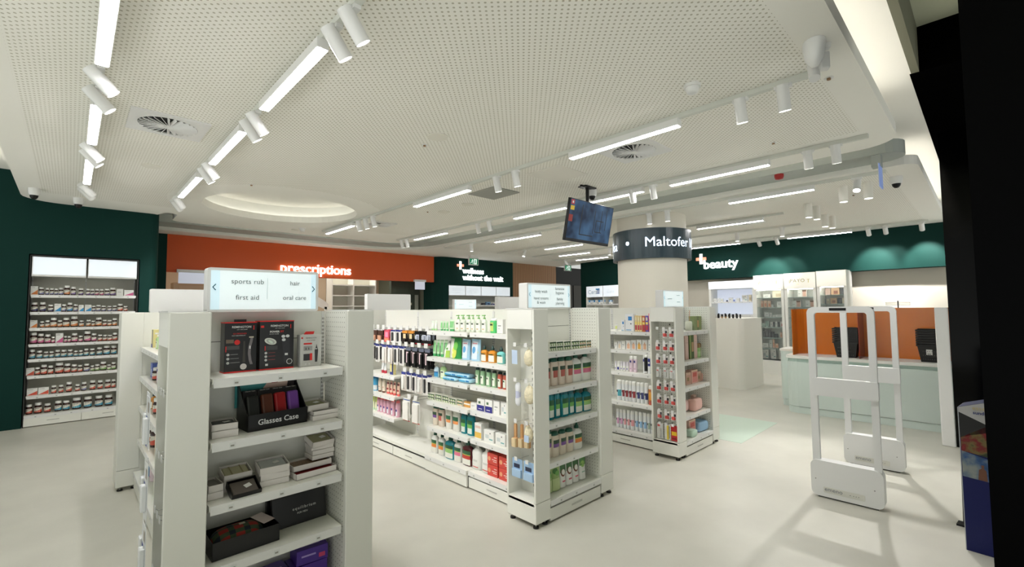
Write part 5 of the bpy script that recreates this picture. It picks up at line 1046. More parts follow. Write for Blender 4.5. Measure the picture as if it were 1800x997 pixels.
for i, (s, z, k) in enumerate(((2.70, .148, 'bottom of the pair nearest the sponge tower'), (2.70, .24, 'top of the pair nearest the sponge tower'), (2.84, .148, 'bottom of the pair beside the lotion'), (2.84, .24, 'top of the pair beside the lotion'))):
    place('redsoap', (2.54, s, z), W90, .125, .088, 'red soap box, '+k)
# ------------------------------------------------------------------ hanging goods
def card(base, prints, w=.07, h=.14, name='hanging_pack', blob=None, hook=True):
    r = MB().box(-w/2, w/2, -.001, .001, -h, 0, base, 0).build(name); m = MB()
    for k, (u0, v0, u1, v1, c) in enumerate(prints): m.rect(-w/2+u0*w, -w/2+u1*w, -h+v0*h, -h+v1*h, -.0016-.0002*k, c)
    m.build('print', r)
    if blob:
        (u0, v0, u1, v1, c) = blob; MB().box(-w/2+u0*w, -w/2+u1*w, -.016, -.001, -h+v0*h, -h+v1*h, c, .004).build('product', r)
    return r, w, h
HC = lambda *a, **k: (lambda: card(*a, **k))
K('packBlush', HC(C(236, 228, 222, .3), [(0, .86, 1, 1, C(60, 70, 150))], blob=(.25, .1, .75, .8, C(236, 236, 232, .25))), 'hanging pack', 'white blister, blue header')
K('packDarkStrip', HC(C(236, 234, 230, .3), [(0, .88, 1, 1, C(50, 60, 140))], blob=(.4, .12, .62, .82, C(60, 60, 62, .3))), 'hanging pack', 'white blister, dark handle')
K('packBlack', HC(C(20, 20, 22, .3), [(.2, .35, .8, .75, C(206, 210, 226)), (.1, .05, .9, .12, C(180, 40, 50))], blob=(.3, .4, .7, .7, C(190, 196, 210, .2))), 'hanging pack', 'black card, pale oval')
K('packOrange', HC(C(24, 20, 18, .3), [(0, .8, 1, 1, C(226, 150, 60)), (.2, .4, .7, .75, C(236, 214, 170))], blob=(.2, .1, .8, .35, C(40, 30, 26, .3))), 'hanging pack', 'black card, orange header')
K('packPink', HC(C(226, 90, 110, .35), [(.1, .1, .9, .3, C(236, 150, 100)), (.2, .4, .8, .8, C(236, 150, 180))]), 'hanging pack', 'pink card')
K('packHair', HC(C(70, 40, 30, .4), [(0, .9, 1, 1, C(226, 226, 226))], blob=(.15, .05, .85, .5, C(214, 160, 130, .4))), 'hanging pack', 'brown brush card')
K('packPinkBlack', HC(C(20, 20, 22, .35), [(0, .82, 1, 1, C(110, 116, 134)), (.05, .2, .5, .75, C(226, 200, 206))], blob=(.55, .05, .85, .7, C(20, 20, 20, .3))), 'hanging pack', 'black card, pale pink patch')
K('bagWhite', HC(C(230, 230, 224, .25), [(0, .9, 1, .94, C(60, 90, 160)), (0, 0, 1, .04, C(206, 70, 60))], w=.1, h=.22, blob=(.1, .05, .9, .85, C(238, 236, 230, .3))), 'hanging pack', 'white bag, red bottom edge')
K('packRed', HC(C(240, 238, 236, .3), [(.1, .1, .9, .45, C(196, 60, 60)), (.55, .5, .95, .8, C(60, 60, 66))], w=.045, h=.07, blob=(.2, .15, .8, .5, C(206, 80, 76, .3))), 'hanging pack', 'small white pack, red print')
K('packClear', HC(C(226, 228, 226, .2), [(.1, .78, .5, .95, C(206, 80, 76))], w=.045, h=.09, blob=(.3, .1, .7, .7, C(210, 210, 206, .2))), 'hanging pack', 'small clear pack, red corner')
K('packRedLong', HC(C(186, 40, 44, .3), [(.1, .35, .9, .6, C(230, 190, 40)), (.1, .1, .9, .2, C(120, 20, 30))], w=.06, h=.17), 'hanging pack', 'tall red card, yellow square')
K('packYellow', HC(C(240, 238, 230, .3), [(.4, .02, .7, .95, C(236, 206, 60)), (.75, .1, .85, .9, C(60, 60, 60))], w=.06, h=.15), 'hanging pack', 'white card, yellow strip')
K('packBlueNavy', HC(C(232, 234, 236, .3), [(0, 0, .45, .6, C(36, 60, 150)), (.5, .7, .9, .9, C(160, 150, 140))], w=.085, h=.2, blob=(.5, .1, .95, .6, C(226, 228, 230, .25))), 'hanging pack', 'white pack, royal blue panel')
K('packSkyBlue', HC(C(160, 192, 226, .35), [(.15, .5, .75, .72, C(50, 56, 80)), (.1, .1, .9, .16, C(206, 220, 236))], w=.1, h=.13, blob=(.05, .02, .95, .45, C(170, 200, 230, .4))), 'hanging pack', 'sky blue sponge pack')
def hang(kind, x, y, z, w, h, label, rz=W90, n=1, step=.03, grp=None):
    for j in range(n):
        place(kind, (x+step*j, y, z), rz, w, h, label if j == 0 else label+', behind' if j == 1 else label+', rearmost', group=grp)
i = 0
for y, k in ((4.98, 'packHair'), (4.85, 'packHair'), (4.72, 'packHair'), (4.58, 'packPink'), (4.44, 'packDarkStrip'), (4.33, 'packDarkStrip'), (4.2, 'packOrange'), (4.08, 'packOrange'), (3.96, 'packBlack'), (3.84, 'packBlack'), (3.76, 'packBlack')):
    hang(k, 2.50, y, 1.285, .1, .135, '%s, %s from left, top hanging row' % (KIND[k][2], ORD[i]), n=2, step=.05, grp='packs in the top hanging row'); i += 1
i = 0
for y, k in ((4.92, 'packDarkStrip'), (4.78, 'packDarkStrip'), (4.63, 'packBlush'), (4.5, 'packBlush'), (4.38, 'packDarkStrip'), (4.26, 'packDarkStrip'), (4.13, 'packPinkBlack'), (4.01, 'packPinkBlack'), (3.89, 'packPinkBlack'), (3.78, 'packPinkBlack')):
    hang(k, 2.50, y, 1.12, .09, .2, '%s, %s from left, second hanging row' % (KIND[k][2], ORD[i]), n=2, step=.05, grp='packs in the second hanging row'); i += 1
i = 0
for y, k in ((4.22, 'packBlush'), (4.12, 'packDarkStrip'), (4.02, 'packDarkStrip'), (3.92, 'packBlush'), (3.82, 'packDarkStrip')):
    hang(k, 2.50, y, .86, .085, .19, '%s, %s from left, third hanging row' % (KIND[k][2], ORD[i]), n=2, step=.05, grp='packs in the third hanging row'); i += 1
for i, y in enumerate((4.16, 3.98)): hang('bagWhite', 2.50, y, .60, .13, .23, 'white bag with red bottom edge, %s of two in the lowest hanging row' % ORD[i])
for zr, ys in ((1.285, (3.76, 4.98)), (1.12, (3.78, 4.92)), (.86, (3.8, 4.24)), (.6, (3.96, 4.18))):
    e = empty('hook_bar', (2.735, ys[0]-.04, zr+.006), 0, 'grey hook bar of the hanging row at height %s' % {1.285: 'of the hair brushes', 1.12: 'of the toothbrush blisters', .86: 'of the short third row', .6: 'of the two white bags'}[zr].replace('of', 'for', 1), 'hook bar')
    L_ = ys[1]-ys[0]+.08; MB().box(-.012, -.004, 0, L_, -.006, .006, C(190, 190, 186, .3)).build('bar', e)
    for k in range(max(2, int(L_/.125))):
        y = .04+k*.122
        if y < L_: MB().cyl((-.01, y, 0), (-.25, y, 0), .002, C(190, 190, 186, .3), n=6).box(-.256, -.252, y-.03, y+.03, 0, .045, PLAST).build('hook', e)
# shelf goods of the far bay
K('canBlue', lambda: can(C(70, 160, 206, .3), C(40, 120, 180, .3), [(.0, .45, -90, 90, C(226, 232, 236))], 'sunscreen_can', .05, .17), 'aerosol', 'blue and white spray can')
K('lotionBrown', lambda: flip(C(232, 220, 202, .3), C(232, 220, 202, .3), [(.0, .14, -80, 80, C(90, 50, 36)), (.45, .5, -30, 30, C(200, 120, 80))], 'lotion_bottle'), 'bottle', 'cream bottle, brown base')
K('tubePeach', lambda: tube(C(232, 196, 176, .35), C(214, 90, 84, .35), [(.2, .35, C(150, 40, 50)), (.7, .85, C(130, 40, 60))], h=.14), 'tube', 'peach tube, red cap')
K('tubePink', lambda: flip(C(228, 176, 196, .35), C(222, 100, 110, .35), [(.1, .45, -35, 35, C(236, 236, 240)), (.4, .55, -25, 25, C(60, 50, 140))], 'lotion_bottle', w=.05, h=.17), 'bottle', 'pink bottle, coral cap')
K('tubeYellow', lambda: tube(C(232, 236, 200, .35), C(200, 226, 190, .35), [(.5, .9, C(190, 214, 90))], h=.15), 'tube', 'pale yellow green tube')
K('tubeRedBase', lambda: tube(C(230, 230, 230, .3), C(180, 40, 60, .3), [(.3, .9, C(222, 224, 226))], h=.12, cap=.25), 'tube', 'clear tube, red base')
K('packYB', BX('carton_pack', C(226, 214, 150, .4), [(0, 0, 1, .2, C(40, 50, 120)), (.6, .2, 1, 1, C(50, 60, 100))]), 'box', 'yellow and blue pack')
for z, row_, nm in ((.80, [('tubeRedBase', 4.72, .05, .13), ('tubeRedBase', 4.66, .05, .13), ('packYB', 4.5, .07, .15)], 'upper short shelf'),
                    (.585, [('canBlue', 4.96, .06, .17), ('canBlue', 4.88, .06, .17), ('lotionBrown', 4.78, .06, .15), ('lotionBrown', 4.69, .06, .15), ('tubePeach', 4.60, .055, .14), ('tubePeach', 4.53, .055, .145), ('tubePeach', 4.46, .055, .145), ('tubePeach', 4.38, .055, .145)], 'middle short shelf'),
                    (.365, [('tubeYellow', 4.99, .05, .16), ('tubeYellow', 4.93, .05, .16), ('tubeYellow', 4.87, .05, .16), ('tubePink', 4.80, .05, .165), ('tubePink', 4.73, .05, .165), ('tubePink', 4.66, .05, .165), ('tubePink', 4.58, .055, .175), ('tubePink', 4.49, .055, .175), ('tubePink', 4.39, .055, .175)], 'lowest short shelf')):
    for i, (k, y, w, h) in enumerate(row_): place(k, (2.535, y, z+.001), W90, w, h, '%s, %s from left on the %s' % (KIND[k][2], ORD[i], nm), group='goods on the '+nm)
# sponge tower
CRM = mat('loofah_cream', (236, 226, 196), .8, bump=.6, mscale=90, mottle=.12); WD = C(198, 152, 104, .5); STR = C(226, 220, 200, .6); PALEB = C(196, 214, 240, .5)
def loofah(loc, sx, sz, label, rz=W90, tagc=False):
    b = bmesh.new(); bmesh.ops.create_uvsphere(b, u_segments=20, v_segments=14, radius=1.)
    vs = [(v.co.x*sx*(1-.12*v.co.z), v.co.y*.028, -sz*1.2+v.co.z*sz) for v in b.verts]
    e = MB().add(vs, [[v.index for v in f.verts] for f in b.faces], CRM, True).build('bath_sponge'); b.free()
    e.location = loc; e.rotation_euler.z = rz; tag(e, label, 'sponge')
    MB().tube([(0, 0, 0), (-.018, -.004, -.03), (-.012, -.01, -sz*.35)], .002, STR, 6).tube([(0, 0, 0), (.018, -.004, -.03), (.012, -.01, -sz*.35)], .002, STR, 6).build('cord', e)
    if tagc: MB().box(-.01, .035, -.035, -.033, -sz*2.0, -sz*1.2, PALEB).build('swing_tag', e)
loofah((2.338, 2.262, 1.225), .042, .06, 'cream oval bath sponge hanging on the top hook of the sponge tower')
loofah((2.338, 2.26, .975), .045, .066, 'cream oval bath sponge on the second hook, beside the white bow')
loofah((2.338, 2.275, .69), .035, .058, 'cream sponge with pale tag beside the wooden brushes', tagc=True)
e = tag(MB().box(-.028, .028, -.002, .0, -.1, 0, PALEB).cyl((0, 0, 0), (0, 0, .02), .002, STR, n=6).build('swing_ticket', loc=(2.332, 2.40, 1.2), rz=W90), 'pale blue swing ticket hanging left of the top sponge', 'ticket')
b = bmesh.new(); bmesh.ops.create_uvsphere(b, u_segments=18, v_segments=16, radius=1.)
vs = [(v.co.x*.034*(.45+.8*abs(v.co.z)), v.co.y*.028*(.5+.6*abs(v.co.z)), -.1+v.co.z*.085) for v in b.verts]
e = tag(MB().add(vs, [[v.index for v in f.verts] for f in b.faces], C(238, 240, 246, .8), True).build('bath_puff', loc=(2.34, 2.375, .985), rz=W90), 'white bow shaped bath puff with lilac band on the second hook', 'bath puff'); b.free()
MB().cyl((0, 0, -.125), (0, 0, -.075), .02, C(206, 210, 236, .7), n=18).build('band', e)
for i, y in enumerate((2.41, 2.365, 2.325)):
    e = tag(MB().prism(rrect(-.012, .012, -.12, -.02, .01, 4), -.006, .006, WD, ax='Y').build('wooden_brush', loc=(2.345+.02*i, y, .69), rz=W90), 'wooden body brush, %s from left on the third hook' % ORD[i], 'brush')
    MB().box(-.022, .022, -.012, .012, -.185, -.115, WD, .008).build('head', e); MB().box(-.018, .018, -.026, -.011, -.18, -.12, C(222, 200, 160, .8)).build('bristles', e); MB().tube([(0, 0, -.03), (-.012, 0, 0), (0, 0, .012), (.012, 0, 0), (0, 0, -.03)], .0015, STR, 6).build('cord', e)
for i, y in enumerate((2.385, 2.27)): hang('packSkyBlue', 2.335, y, .43, .1, .13, 'sky blue sponge pack, %s of two on the lowest hook of the sponge tower' % ORD[i])
# red and white pack tower
HB = ('top', 'second', 'third', 'fourth', 'fifth', 'sixth', 'seventh', 'lowest')
for r, z in enumerate(ZH3):
    for j, dy in enumerate((.2, .13, .06)):
        k = 'packRed' if r < 3 or r in (4, 5, 6) else 'packClear'; w = .052; h = .085
        if r == 7: k = ('packClear', 'packYellow', 'packRedLong')[j]; w = .065; h = .15
        if r == 0 and j == 0: continue
        hang(k, 4.335, E3[2]+dy+(.01 if j == 0 else 0), z, w, h, '%s, %s from left, %s row, red pack tower' % (KIND[k][2], ORD[j], HB[r]), grp='packs in the %s row of the red pack tower' % HB[r])
# tower of the front display: packs facing the green wall
for r, z in enumerate((1.16, .9, .66, .42)):
    for j, dy in enumerate((.21, .09)):
        hang('packBlueNavy', E1[0]-.035-.012*j, E1[2]+dy, z, .1, .2, 'white pack with royal blue panel, %s in the %s row of the front tower' % (('farther', 'nearer')[j], ORD[r]))
i = 0
for z, row_, nm in ((1.2, [('packYB', 4.92, .1, .15), ('bottleLime', 4.7, .08, .13), ('bookRed', 4.5, .09, .22), ('boxWhite', 4.3, .1, .17), ('tubePeach', 4.1, .06, .2), ('cartonR', 3.7, .1, .15), ('boxNavy', 3.4, .1, .14)], 'top'),
                    (.95, [('boxNavyS', 4.9, .1, .12), ('jarR', 4.7, .08, .1), ('aeroPink', 4.5, .07, .15), ('boxRedW', 4.25, .1, .13), ('jarO', 4.0, .08, .12)], 'second'),
                    (.7, [('washOrange', 4.85, .1, .14), ('jarR', 4.6, .09, .12), ('boxInk', 4.35, .09, .1), ('boxTan', 4.1, .1, .14)], 'third'),
                    (.42, [('jarO', 4.9, .1, .13), ('jarR', 4.7, .09, .16), ('boxTan', 4.5, .1, .12), ('boxWhite', 4.2, .12, .14)], 'fourth'),
                    (.148, [('boxSky', 4.9, .1, .16), ('aeroPink', 4.72, .07, .18), ('bottleLime', 4.55, .08, .17), ('refillTeal', 4.33, .12, .2), ('boxWhite', 4.1, .12, .12), ('boxRedW', 3.92, .1, .14)], 'bottom')):
    for i, (k, y, w, h) in enumerate(row_): place(k, (.53, y, z+.001), W90, w, h, '%s, %s from left, %s shelf facing the green wall' % (KIND[k][2], ORD[i], nm), group='goods on the %s shelf facing the green wall' % nm)

# ------------------------------------------------------------------ front display: grooming boxes
RED = C(206, 36, 32, .4); BK = C(14, 14, 15, .3); SIL = C(196, 196, 192, .3); LGREY = C(216, 216, 214, .4)
def devbox(x0, x1, y, z, h, d, label, base, edge, rz=0):
    e = empty('grooming_box', ((x0+x1)/2, y, z), rz, label, 'box'); w = x1-x0
    MB().box(-w/2, w/2, 0, d, 0, h, base, .0015).build('box_body', e)
    if edge:
        MB().box(-w/2-.0006, w/2+.0006, -.0006, d+.0006, 0, .006, RED).box(-w/2-.0006, w/2+.0006, -.0006, d+.0006, h-.004, h+.0006, RED).build('red_edge', e)
    return e, w
zz = 1.213
e, w = devbox(.517, .652, 2.455, zz, .235, .07, 'black and red grooming kit box with long silver trimmer picture', BK, True, R(2))
MB().box(-.022, .03, .03, .036, .235, .248, BK).build('hang_tab', e)
text('REMINGTON', .014, LGREY, e, loc=(.002, -.0008, .212), ext=.0002, bold=.0002); text('CUT. TRIM. SHAPE', .0055, LGREY, e, loc=(.004, -.0008, .200), ext=.0001); MB().rect(.052, .056, .198, .218, -.0009, RED).build('logo_bar', e)
text('G5 DESIGNER', .0095, RED, e, loc=(-.005, -.0008, .181), ext=.0002); text('MULTI GROOMING KIT', .0055, LGREY, e, loc=(-.01, -.0008, .172), ext=.0001)
m = MB(); m.rect(-.06, -.006, .108, .125, -.0009, C(70, 70, 70)).rect(-.064, -.06, .098, .124, -.0012, RED).cyl((-.016, -.0007, .141), (-.016, -.0014, .141), .012, RED, n=20).rect(-.062, -.03, .138, .155, -.0009, C(110, 96, 80))
for q in range(3): m.cyl((-.053, -.0007, .085-.019*q), (-.053, -.0014, .085-.019*q), .0062, C(190, 190, 188), n=16).rect(-.044, -.012+.004*q, .084-.019*q, .0865-.019*q, -.0009, C(130, 130, 128))
m.cyl((.012, -.0007, .026), (.012, -.0014, .026), .014, C(214, 208, 206), n=20); m.build('print', e)
m = MB(); cur = [(.046, .16), (.043, .14), (.037, .115), (.036, .085), (.040, .055), (.046, .034)]
for (xa, za), (xb, zb) in zip(cur, cur[1:]): m.add([(xa-.006, -.0016, za), (xb-.006, -.0016, zb), (xb+.006, -.0016, zb), (xa+.006, -.0016, za)], [(0, 1, 2, 3)], C(118, 112, 114, .3))
m.rect(.034, .054, .16, .166, -.0017, C(200, 190, 170)).rect(.036, .041, .108, .122, -.002, C(230, 230, 230)).add([(.008, -.0012, .045), (.02, -.0012, .045), (.018, -.0012, .145), (.01, -.0012, .145)], [(0, 1, 2, 3)], C(60, 56, 50)); m.build('trimmer_picture', e)
e, w = devbox(.664, .82, 2.45, zz, .238, .085, 'black and red rotary shaver box with three silver heads picture', BK, True, R(-1))
text('REMINGTON', .014, LGREY, e, loc=(.01, -.0008, .213), ext=.0002, bold=.0002); text('CUT. TRIM. SHAPE', .0055, LGREY, e, loc=(.012, -.0008, .201), ext=.0001); MB().rect(.06, .064, .199, .219, -.0009, RED).rect(-.074, -.06, .205, .216, -.0009, RED).build('logo_bar', e)
text('POWER', .0125, LGREY, e, loc=(-.012, -.0008, .184), ext=.0002, bold=.0004); text('FIT', .0125, RED, e, loc=(.022, -.0008, .184), ext=.0002, bold=.0004); text('ROTARY SHAVER', .0055, LGREY, e, loc=(-.014, -.0008, .173), ext=.0001)
m = MB()
for a, b, s, c in ((-.03, .138, 1., C(206, 210, 200)), (-.03, .138, .7, C(170, 176, 170)), (-.03, .136, .4, C(206, 220, 206))): m.add([(a+.027*s*cos(2*pi*q/18), -.001-.0003*(1-s), b+.016*s*sin(2*pi*q/18)-.006*cos(2*pi*q/18)) for q in range(18)], [tuple(range(18))], c)
m.rect(-.052, .002, .096, .116, -.0009, C(60, 60, 60)).rect(-.056, -.052, .094, .116, -.0012, RED)
for q in range(3): m.cyl((-.05, -.0007, .082-.017*q), (-.05, -.0014, .082-.017*q), .006, C(190, 190, 188), n=16).rect(-.04, -.008, .081-.017*q, .084-.017*q, -.0009, C(120, 50, 50))
m.cyl((.058, -.0007, .034), (.058, -.0012, .034), .014, C(200, 200, 198), n=20).cyl((.058, -.0012, .034), (.058, -.0016, .034), .011, C(40, 40, 40), n=20).rect(-.052, -.04, .02, .03, -.0009, LGREY); m.build('print', e)
text('POWERFIT', .02, C(120, 120, 118), e, name='side_lettering', loc=(-w/2-.0008, .045, .1), ext=.0001, rz=W90).rotation_euler = (0, R(90), -pi/2)
m = MB()
for a, b in ((.028, .16), (.048, .161), (.03, .143)): m.add([(a+.009*cos(2*pi*q/16), -.0016, b+.0075*sin(2*pi*q/16)) for q in range(16)], [tuple(range(16))], C(206, 208, 208, .25))
m.add([(.02, -.001, .15), (.058, -.001, .15), (.06, -.001, .08), (.045, -.001, .03), (.032, -.001, .03), (.028, -.001, .08)], [(0, 1, 2, 3, 4, 5)], C(34, 34, 38, .3)).rect(.036, .05, .066, .076, -.002, C(230, 230, 230)); m.build('shaver_picture', e)
e, w = devbox(.853, .96, 2.45, zz, .163, .05, 'small silver nose trimmer box with a red hang tab', SIL, False, R(1))
MB().prism([(-.03, .163), (.02, .163), (.024, .178), (-.02, .178)], .02, .024, RED, ax='Y').build('hang_tab', e)
text('REMINGTON', .0095, C(120, 120, 120), e, loc=(.0, -.0008, .145), ext=.0002); text('NOSE TRIMMER', .006, C(90, 90, 90), e, loc=(.0, -.0008, .132), ext=.0001)
m = MB().rect(-.05, -.042, .142, .15, -.0009, RED).rect(-.038, .004, .112, .12, -.0009, RED).rect(-.038, .006, .08, .104, -.0009, C(150, 150, 148)).rect(-.038, -.006, .03, .064, -.0009, C(50, 50, 52)).rect(-.006, .006, .03, .066, -.0011, RED).rect(-.03, -.022, .008, .016, -.0009, LGREY).rect(-.012, -.004, .008, .016, -.0009, LGREY)
for a in (-.026, -.012): m.add([(a-.003, -.0011, .086), (a+.003, -.0011, .086), (a, -.0011, .1)], [(0, 1, 2)], BK)
m.build('print', e)
MB().add([(.02, -.0016, .02), (.032, -.0016, .02), (.036, -.0016, .08), (.03, -.0016, .1), (.028, -.0016, .112), (.025, -.0016, .1), (.018, -.0016, .08)], [(0, 1, 2, 3, 4, 5, 6)], C(50, 50, 52, .3)).rect(.022, .03, .085, .09, -.0018, LGREY).build('trimmer_picture', e)
# glasses case display
zz = .946
e = empty('counter_display', (.735, 2.38, zz), R(4), 'black display tray of glasses cases with a teal printed header', 'display box')
m = MB(); m.box(-.135, .135, 0, .004, 0, .075, BK).box(-.135, .135, .15, .154, 0, .1, BK).box(-.135, .135, 0, .154, 0, .004, BK)
for s in (-1, 1): m.prism([(0, 0), (.154, 0), (.154, .2), (.14, .2), (.012, .075), (0, .075)], s*.133-.002, s*.133+.002, BK, ax='X')
m.build('tray', e); text('Glasses Case', .035, C(236, 236, 236), e, loc=(.0, -.001, .036), ext=.0003, bold=.0004)
b = MB(); b.box(-.145, .145, .152, .156, .09, .236, C(60, 150, 150, .5)); hd = b.build('header_card', e)
m = MB(); m.add([(.0, .1515, .1), (.14, .1515, .1), (.14, .1515, .2), (.06, .1515, .225), (.02, .1515, .225), (-.02, .1515, .17)], [(0, 1, 2, 3, 4, 5)], C(220, 190, 176)).rect(.02, .05, .19, .205, .151, C(170, 40, 50)).add([(.09, .1512, .13), (.145, .1512, .13), (.145, .1512, .22), (.1, .1512, .2)], [(0, 1, 2, 3)], C(40, 26, 26)); m.build('portrait_print', hd)
text('Case', .04, C(200, 230, 228), hd, loc=(-.075, .1505, .215), ext=.0003)
for i, (x, c, nm) in enumerate(((-.095, (34, 36, 34), 'black'), (-.03, (92, 46, 28), 'brown'), (.03, (160, 22, 26), 'red'), (.092, (122, 72, 160), 'purple'))):
    g = empty('glasses_case', (.735+x*cos(R(4))-.04*sin(R(4)), 2.38+x*sin(R(4))+.04, zz+.012), R(4), nm+' glasses case on a black card in the display tray', 'glasses case', )
    q = MB(); q.T = Matrix.Rotation(R(-16), 4, 'X'); q.box(-.031, .031, .02, .022, .0, .172, C(20, 18, 18, .4)); q.T = Matrix.Identity(4); q.build('backing_card', g)
    t_ = text('Glasses Case', .0085, C(190, 186, 180), g, loc=(0, .062, .158), ext=.0002)
    q = MB(); q.T = Matrix.Rotation(R(-16), 4, 'X'); q.box(-.0265, .0265, -.012, .02, .004, .145, C(*c, .35), .009); q.T = Matrix.Identity(4); q.build('case_body', g)
for i, x in enumerate((-.11, -.05, .01, .07)):
    g = tag(MB().box(-.03, .03, 0, .002, 0, .165, C(26, 22, 22, .4)).box(-.022, .022, -.001, 0, .12, .155, C(90, 70, 60)).build('case_card', loc=(.735+x, 2.508+x*.07, zz+.005), rz=R(4)), 'dark printed backing card at the rear of the tray, %s from left' % ORD[i], 'card')
# gift boxes with wallets
BXW = C(232, 226, 222, .45)
def giftbox(x, y, z, w, d, h, rz, label, base=BXW, fill=None, tagged=True, name='wallet_gift_box', wal='wallet', lift=0., ribbon=False, tilt=0.):
    e = empty(name, (x, y, z), R(rz), label, 'gift box'); e.rotation_euler.x = R(tilt)
    m = MB(); t = .003
    m.box(-w/2, w/2, -d/2, d/2, 0, .003, base).box(-w/2, w/2, -d/2, -d/2+t, 0, h, base).box(-w/2, w/2, d/2-t, d/2, 0, h, base).box(-w/2, -w/2+t, -d/2, d/2, 0, h, base).box(w/2-t, w/2, -d/2, d/2, 0, h, base); m.build('tray', e)
    if fill:
        q = MB().box(-w/2+.008, w/2-.008, -d/2+.008, d/2-.008, .004, h-.006+lift, fill, .004)
        if ribbon: q.box(-w*.2, -w*.16, -d/2+.008, d/2-.008, h-.006+lift, h-.004+lift, C(150, 140, 100)).box(w*.18, w*.22, -d/2+.008, d/2-.008, h-.006+lift, h-.004+lift, C(150, 140, 100))
        q.build(wal, e)
        if tagged: q = MB().box(-.014, .014, -.011, .011, h-.005+lift, h-.004+lift, C(240, 240, 238)); k = q.build('price_sticker', e, loc=(w*.12, -.0, .001), rz=R(20))
    return e
def lid(x, y, z, w, d, h, rz, label): return tag(MB().box(-w/2, w/2, -d/2, d/2, 0, h, BXW, .001).build('gift_box', loc=(x, y, z), rz=R(rz)), label, 'gift box')
LEA = C(28, 27, 26, .4); BEI = C(188, 184, 150, .5); GRN = C(150, 150, 112, .5)
z2 = .946
lid(.515, 2.42, z2, .1, .13, .03, -6, 'closed white gift box under the black wallet, beside the glasses display'); giftbox(.513, 2.42, z2+.031, .1, .125, .028, -6, 'open white gift box with a black wallet beside the glasses display', fill=LEA)
lid(.955, 2.43, z2, .13, .11, .024, 2, 'lowest closed white gift box beside the purple glasses case'); giftbox(.957, 2.43, z2+.025, .13, .11, .02, 2, 'open white gift box with pale lining in the middle of its stack', fill=C(214, 212, 208, .5))
giftbox(.925, 2.46, z2+.05, .115, .1, .03, 8, 'open white gift box with an olive wallet topping the stack, glasses shelf', fill=GRN, tilt=8)
z3 = .686
lid(.475, 2.42, z3, .06, .12, .03, 3, 'closed white gift box at the corner of the wallet shelf'); giftbox(.476, 2.42, z3+.031, .058, .12, .03, 3, 'narrow open white gift box with grey lining at the wallet shelf corner', fill=C(130, 126, 120, .5), tagged=False)
lid(.575, 2.46, z3, .11, .1, .05, 0, 'closed white gift box behind the black wallet tray'); giftbox(.575, 2.46, z3+.051, .115, .1, .034, 0, 'open white gift box with a beige ribbon wallet behind the black tray', fill=BEI, tagged=False, ribbon=True, tilt=10)
giftbox(.585, 2.36, z3+.006, .118, .1, .032, 2, 'black gift tray with a grey brown wallet leaning on the boxes', base=BK, fill=C(96, 88, 82, .4), tilt=22)
lid(.72, 2.42, z3, .125, .12, .026, -4, 'lowest white gift box under the silver wallet'); lid(.722, 2.42, z3+.027, .125, .12, .03, -3, 'middle white gift box under the silver wallet'); giftbox(.72, 2.42, z3+.058, .128, .12, .034, -4, 'open white gift box with a pale silver wallet and sticker', fill=C(190, 194, 196, .35), tilt=6)
LEO = photo('leopard_scarf', [(60, 40, 30), (150, 120, 90), (90, 60, 40)], 120)
giftbox(.9, 2.4, z3, .2, .12, .028, 3, 'long open white gift box with a red and leopard scarf', fill=C(130, 24, 26, .6), tagged=False); giftbox(.895, 2.43, z3+.03, .19, .11, .026, 2, 'long white gift box with a leopard print scarf above the red one', fill=LEO, tagged=False)
for i in range(3): lid(.955+.004*(i % 2), 2.45, z3+.058+i*.024, .11, .1, .022, 2-2*i, 'closed white gift box, %s from the bottom under the tan wallet' % ORD[i])
giftbox(.953, 2.45, z3+.131, .115, .105, .03, 4, 'open white gift box with a tan green wallet topping the tall stack', fill=C(168, 166, 132, .5), tilt=14)
z4 = .432
TART = mat('tartan_cloth', (150, 40, 34), .8); nt = TART.node_tree; N = math_chain(nt); tc = nt.nodes.new('ShaderNodeTexCoord'); sp = nt.nodes.new('ShaderNodeSeparateXYZ'); nt.links.new(tc.outputs['Object'], sp.inputs[0])
fa = N('LESS_THAN', N('FRACT', N('DIVIDE', sp.outputs['X'], .06)), .4); fb = N('LESS_THAN', N('FRACT', N('DIVIDE', sp.outputs['Y'], .05)), .35); fs_ = N('MULTIPLY', N('ADD', fa, fb), .5)
rp = nt.nodes.new('ShaderNodeValToRGB'); rp.color_ramp.interpolation = 'CONSTANT'; rp.color_ramp.elements[0].color = lin((150, 42, 34))+(1,); rp.color_ramp.elements[1].position = .4; rp.color_ramp.elements[1].color = lin((60, 74, 50))+(1,); el = rp.color_ramp.elements.new(.9); el.color = lin((20, 30, 44))+(1,)
nt.links.new(fs_, rp.inputs[0]); nt.links.new(rp.outputs[0], nt.nodes['Principled BSDF'].inputs['Base Color'])
e = giftbox(.6, 2.43, z4, .27, .17, .075, 1, 'black gift box with a rolled tartan scarf and card', base=BK, tagged=False)
b = bmesh.new(); bmesh.ops.create_uvsphere(b, u_segments=24, v_segments=16, radius=1.)
vs = [(math.copysign(abs(v.co.x)**.6, v.co.x)*.105, math.copysign(abs(v.co.y)**.7, v.co.y)*.062, .05+v.co.z*.042) for v in b.verts]
MB().add([(x-.02, y, z) for x, y, z in vs], [[v.index for v in f.verts] for f in b.faces], TART, True).build('tartan_scarf', e); b.free()
b = MB(); b.T = Matrix.Translation((.09, .01, .085)) @ Matrix.Rotation(R(24), 4, 'Z') @ Matrix.Rotation(R(10), 4, 'X'); b.box(-.03, .03, -.045, .045, 0, .001, C(222, 206, 206, .5)); b.T = Matrix.Identity(4); b.build('folded_card', e); MB().box(-.012, .012, -.009, .009, 0, .001, C(200, 190, 170)).build('price_sticker', e, loc=(.0, .0, .093))
